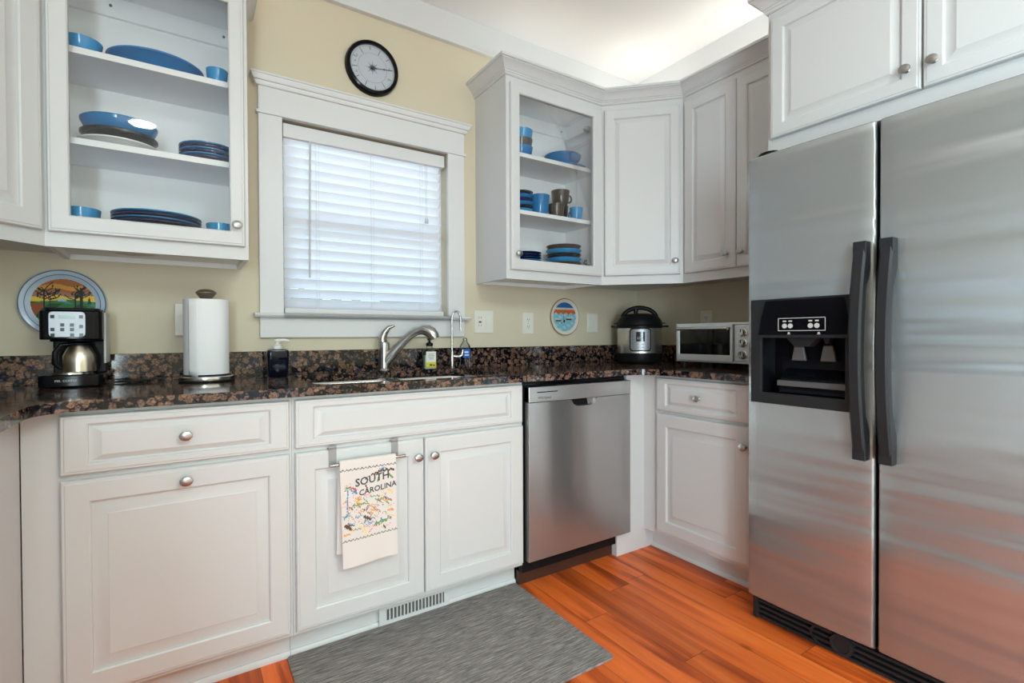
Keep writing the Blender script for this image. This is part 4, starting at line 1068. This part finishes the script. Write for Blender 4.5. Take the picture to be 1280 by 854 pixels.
fr = curved_plate(-.062, .062, .070, .206, .0035, .020, 'blackm', 'panel_bezel', o)
pn = curved_plate(-.055, .055, .077, .199, .0050, .016, 'panelsteel', 'control_panel', o)
curved_plate(-.024, .024, .128, .184, .0060, .002, 'dispdark', 'display', pn)
g = G()
for s in (-1, 1):
    for k in range(5): z = .092+.022*k; g.face([cyl(s*.041-.006, z, .0062), cyl(s*.041+.006, z, .0062), cyl(s*.041+.006, z+.004, .0062), cyl(s*.041-.006, z+.004, .0062)])
for x in (-.014, .014):
    for z in (.092, .110): g.face([cyl(x-.006, z, .0062), cyl(x+.006, z, .0062), cyl(x+.006, z+.004, .0062), cyl(x-.006, z+.004, .0062)])
g.obj('button_marks', 'grey', pn, fixn=False)
g = G()
for x0_, x1_ in ((-.017, -.010), (-.007, .0), (.004, .011)):
    g.face([cyl(x0_, .142, .0066), cyl(x1_, .142, .0066), cyl(x1_, .145, .0066), cyl(x0_, .145, .0066)]); g.face([cyl(x0_, .151, .0066), cyl(x1_, .151, .0066), cyl(x1_, .153, .0066), cyl(x0_, .153, .0066)])
g.obj('display_digits', 'lightgrey', pn, fixn=False)

# ------------------------------------------------------------------ toaster oven (local x towards camera, front -y)
o = thing('toaster_oven', 'stainless toaster oven with a glass door and knobs beside the refrigerator', 'toaster oven', (-.045, -.608, CT), R(-90))
OW, OD = .43, .315
g = G(); zb_, zt_ = .026, .224
g.box(0, OW, -OD, -.0, zt_-.012, zt_); g.box(0, OW, -OD, 0, zb_, zb_+.012); g.box(0, .012, -OD, 0, zb_+.012, zt_-.012); g.box(.335, OW, -OD, 0, zb_+.012, zt_-.012); g.box(.012, .335, -.012, 0, zb_+.012, zt_-.012)
g.obj('body', 'oven', o, bevel=.004)
g = G(); g.box(.0125, .3345, -OD+.02, -.013, zb_+.0125, zb_+.016); g.box(.0125, .3345, -.016, -.0125, zb_+.016, zt_-.0125); g.box(.0125, .016, -OD+.02, -.016, zb_+.016, zt_-.0125); g.obj('oven_cavity', 'cavity', o)
g = G()
for k in range(12): y = -OD+.035+.021*k; g.tube([(.016, y, .118), (.333, y, .118)], .0014, 6)
for x in (.018, .17, .331): g.tube([(x, -OD+.03, .120), (x, -.03, .120)], .002, 6)
g.obj('wire_rack', 'steel', o)
g = G(); g.prism([(.016, .034), (.335, .034), (.335, .216), (.016, .216)], -OD-.012, -OD-.001, axis='y', holes=[[(.030, .066), (.322, .066), (.322, .200), (.030, .200)]]); dr = g.obj('door', 'oven', o, bevel=.002)
G().box(.028, .324, -OD-.009, -OD-.006, .064, .202).obj('door_glass', 'ovenglass', dr)
g = G(); g.tube([(.030, -OD-.030, .196), (.322, -OD-.030, .196)], .0085, 14); g.box(.034, .050, -OD-.030, -OD-.010, .190, .202); g.box(.302, .318, -OD-.030, -OD-.010, .190, .202); g.obj('door_handle', 'steel', dr)
for z in (.176, .126, .071):
    g = G(); g.lathe([(0, 0), (.021, 0), (.021, .004), (.017, .006), (.016, .020), (.014, .023), (0, .023)], (.383, -OD, z), '-y', 26); k_ = g.obj('knob', 'steel', o)
    G().box(.3815, .3845, -OD-.0245, -OD-.022, z, z+.015).obj('pointer', 'black', k_)
    g = G()
    for q in range(9):
        a = R(-60+37*q); g.box(.383+.0255*math.sin(a)-.0008, .383+.0255*math.sin(a)+.0008, -OD-.0006, -OD-.0001, z+.0255*math.cos(a)-.0008, z+.0255*math.cos(a)+.0008)
    g.obj('dial_marks', 'dkgrey', o)
for x in (.03, OW-.03):
    for y in (-OD+.03, -.03): G().lathe([(0, 0), (.010, 0), (.012, .027), (0, .027)], (x, y, 0), seg=14).obj('foot', 'rubber', o)

# ------------------------------------------------------------------ dishes
def dish_obj(kind, mm, x, y, z, prof, label, cat, group=None, sx=1, sy=1, seg=40, extra=None, rz=0):
    o = G().lathe(prof, seg=seg, sx=sx, sy=sy).obj(kind, mm, angle=40); o.location = (x, y, z); o.rotation_euler = (0, 0, rz)
    return tag(o, label, cat, group)
def plate_prof(r, h, t=.004):
    return [(0, 0), (r*.55, 0), (r*.58, .001), (r*.92, h-.0015), (r, h-.0005), (r, h+t-.001), (r*.93, h+t), (r*.62, t+.0005), (r*.55, t), (0, t)]
def bowl_prof(r, h, base=.5, t=.004):
    return [(0, 0), (r*base, 0), (r*base+.002, .004), (r*.80, h*.38), (r*.95, h*.75), (r, h-.001), (r-.001, h), (r-t, h-.001), (r*.93-t, h*.72), (r*.76, h*.4), (r*base*.8, t+.003), (0, t+.002)]
def cup_prof(r, h, t=.0035):
    return [(0, 0), (r*.66, 0), (r*.70, .003), (r*.86, h*.25), (r*.93, h*.6), (r, h), (r-t, h), (r*.9-t, h*.6), (r*.8-t, h*.25), (r*.6, t+.002), (0, t+.002)]
ORD = ['bottom', 'second from bottom', 'third from bottom', 'fourth from bottom', 'fifth from bottom', 'sixth from bottom', 'seventh from bottom', 'eighth from bottom', 'ninth from bottom', 'top']
def stack(n, x, y, z, r, step, cols, where, group, h=.011):
    nm = {'navyware': 'navy', 'blueware': 'blue', 'lightware': 'light blue', 'blackware': 'black', 'brownware': 'brown'}
    for k in range(n):
        mm = cols[k % len(cols)]; od = 'top' if k == n-1 else ORD[k]
        dish_obj('plate', mm, x, y, z+k*step, plate_prof(r, h), '%s plate, %s of stack %s' % (nm[mm], od, where), 'plate', group)
# left cabinet
def mug_body(x, y, z, r, h, mm, label, ang, cat='mug', group=None):
    o = thing('mug', label, cat, (x, y, z), ang, group)
    G().lathe(cup_prof(r, h), seg=36).obj('cup', mm, o)
    pts = [(r*.93+.021*math.sin(R(a)), 0, h*.55-.021*math.cos(R(a))) for a in range(-5, 190, 15)]
    G().tube(pts, .0048, 10, upv=(0, 1, 0)).obj('handle', mm, o)
    return o
dish_obj('bowl', 'lightware', -2.826, -.200, LSH[2], bowl_prof(.055, .050, .62), 'blue bowl at the left end of the left cabinet top shelf', 'bowl', 'dishes in the left cabinet')
dish_obj('platter', 'blueware', -2.626, -.145, LSH[2], [(0, 0), (.070, 0), (.075, .005), (.118, .032), (.134, .042), (.139, .044), (.139, .050), (.134, .051), (.112, .038), (.07, .012), (0, .010)], 'large shallow blue platter on the left cabinet top shelf', 'platter', 'dishes in the left cabinet', sx=1.05, sy=.95)
mug_body(-2.442, -.205, LSH[2], .036, .060, 'lightware', 'small blue cup at the right end of the left cabinet top shelf', R(70), 'cup', 'dishes in the left cabinet')
pz = LSH[1]
dish_obj('platter', 'whiteware', -2.735, -.155, pz, plate_prof(.114, .024, .005), 'white platter at the bottom of the platter pile, left cabinet middle shelf', 'platter', 'platter pile', sx=1, sy=.92)
dish_obj('platter', 'blackware', -2.733, -.155, pz+.0265, [(0, 0), (.075, 0), (.080, .004), (.102, .020), (.109, .026), (.1095, .033), (.105, .036), (.09, .030), (.075, .010), (0, .008)], 'black platter in the middle of the platter pile, left cabinet middle shelf', 'platter', 'platter pile', sx=1, sy=.92)
dish_obj('platter', 'blueware', -2.733, -.155, pz+.060, [(0, 0), (.085, 0), (.094, .005), (.102, .024), (.108, .034), (.109, .042), (.104, .046), (.09, .040), (.075, .012), (0, .010)], 'blue platter on top of the platter pile, left cabinet middle shelf', 'platter', 'platter pile', sx=1, sy=.92)
stack(6, -2.470, -.171, LSH[1], .094, .0098, ['navyware', 'blueware'], 'right on left cabinet middle shelf', 'plates on the left cabinet middle shelf')
stack(10, -2.628, -.160, LSH[0], .134, .0112, ['navyware', 'navyware', 'blueware', 'navyware', 'lightware'], 'on left cabinet bottom shelf', 'plates on the left cabinet bottom shelf')
dish_obj('bowl', 'lightware', -2.826, -.225, LSH[0], bowl_prof(.047, .103, .6), 'turquoise bowl left of the plate stack, left cabinet bottom shelf', 'bowl', 'dishes in the left cabinet')
dish_obj('bowl', 'lightware', -2.439, -.225, LSH[0], bowl_prof(.044, .098, .6), 'turquoise bowl right of the plate stack, left cabinet bottom shelf', 'bowl', 'dishes in the left cabinet')
# right cabinet
zt_ = LSH[2]
for k, (mm, nm) in enumerate((('blueware', 'blue cup at the bottom of the cup stack, right cabinet top shelf'), ('brownware', 'brown cup in the middle of the cup stack, right cabinet top shelf'), ('lightware', 'light blue cup on top of the cup stack, right cabinet top shelf'))):
    dish_obj('cup', mm, -1.063, -.180, zt_+[0, .044, .060][k], cup_prof(.062, [.060, .056, .088][k]), nm, 'cup', 'stacked cups')
dish_obj('plate', 'lightware', -.735, -.150, zt_, plate_prof(.112, .016), 'light blue plate under the wide blue bowl, right cabinet top shelf', 'plate', 'dishes in the right cabinet')
dish_obj('bowl', 'blueware', -.760, -.150, zt_+.018, bowl_prof(.105, .062, .5), 'wide blue bowl on a plate, right cabinet top shelf', 'bowl', 'dishes in the right cabinet')
zm = LSH[1]
for k in range(6):
    mm = ['lightware', 'blackware', 'blueware', 'navyware', 'blueware', 'blackware'][k]
    dish_obj('saucer', mm, -1.063, -.185, zm+k*.0185, [(0, 0), (.033, 0), (.035, .003), (.058, .017), (.060, .021), (.057, .0225), (.034, .007), (0, .006)], '%s saucer, %s of the saucer stack on the right cabinet middle shelf' % (['light blue', 'black', 'blue', 'navy', 'blue', 'black'][k], 'top' if k == 5 else ORD[k]), 'saucer', 'saucers on the right cabinet middle shelf')
mug_body(-.945, -.185, zm, .052, .115, 'blueware', 'tall blue mug beside the saucer stack, right cabinet middle shelf', R(150), 'mug', 'mugs in the right cabinet')
mug_body(-.838, -.190, zm, .048, .080, 'brownware', 'brown mug standing under another brown mug, right cabinet middle shelf', R(-150), 'mug', 'mugs in the right cabinet')
dish_obj('mug_base', 'blackware', -.760, -.130, zm, cup_prof(.045, .094), 'black cup supporting the upper brown mug at the back', 'cup', 'mugs in the right cabinet').name = 'cup'
mug_body(-.760, -.130, zm+.0945, .053, .086, 'brownware', 'upper brown mug with its ring handle to the right, right cabinet middle shelf', R(-12), 'mug', 'mugs in the right cabinet')
mug_body(-.722, -.222, zm, .036, .072, 'lightware', 'short bright blue mug at the shelf front right, right cabinet middle shelf', R(100), 'mug', 'mugs in the right cabinet')
zb_ = LSH[0]
stack(9, -1.035, -.185, zb_, .080, .0132, ['navyware', 'blueware', 'navyware', 'navyware'], 'on right cabinet bottom shelf', 'plates on the right cabinet bottom shelf', .012)
for k, (mm, nm) in enumerate((('brownware', 'brown'), ('blueware', 'blue'), ('brownware', 'brown'), ('lightware', 'light blue'), ('blackware', 'black'), ('lightware', 'turquoise'), ('brownware', 'dark brown'))):
    dish_obj('bowl', mm, -.775, -.175, zb_+k*.0235, bowl_prof(.099+.001*(k % 2), .040, .55), '%s bowl, %s of the bowl stack on the right cabinet bottom shelf' % (nm, 'top' if k == 6 else ORD[k]), 'bowl', 'bowls on the right cabinet bottom shelf')
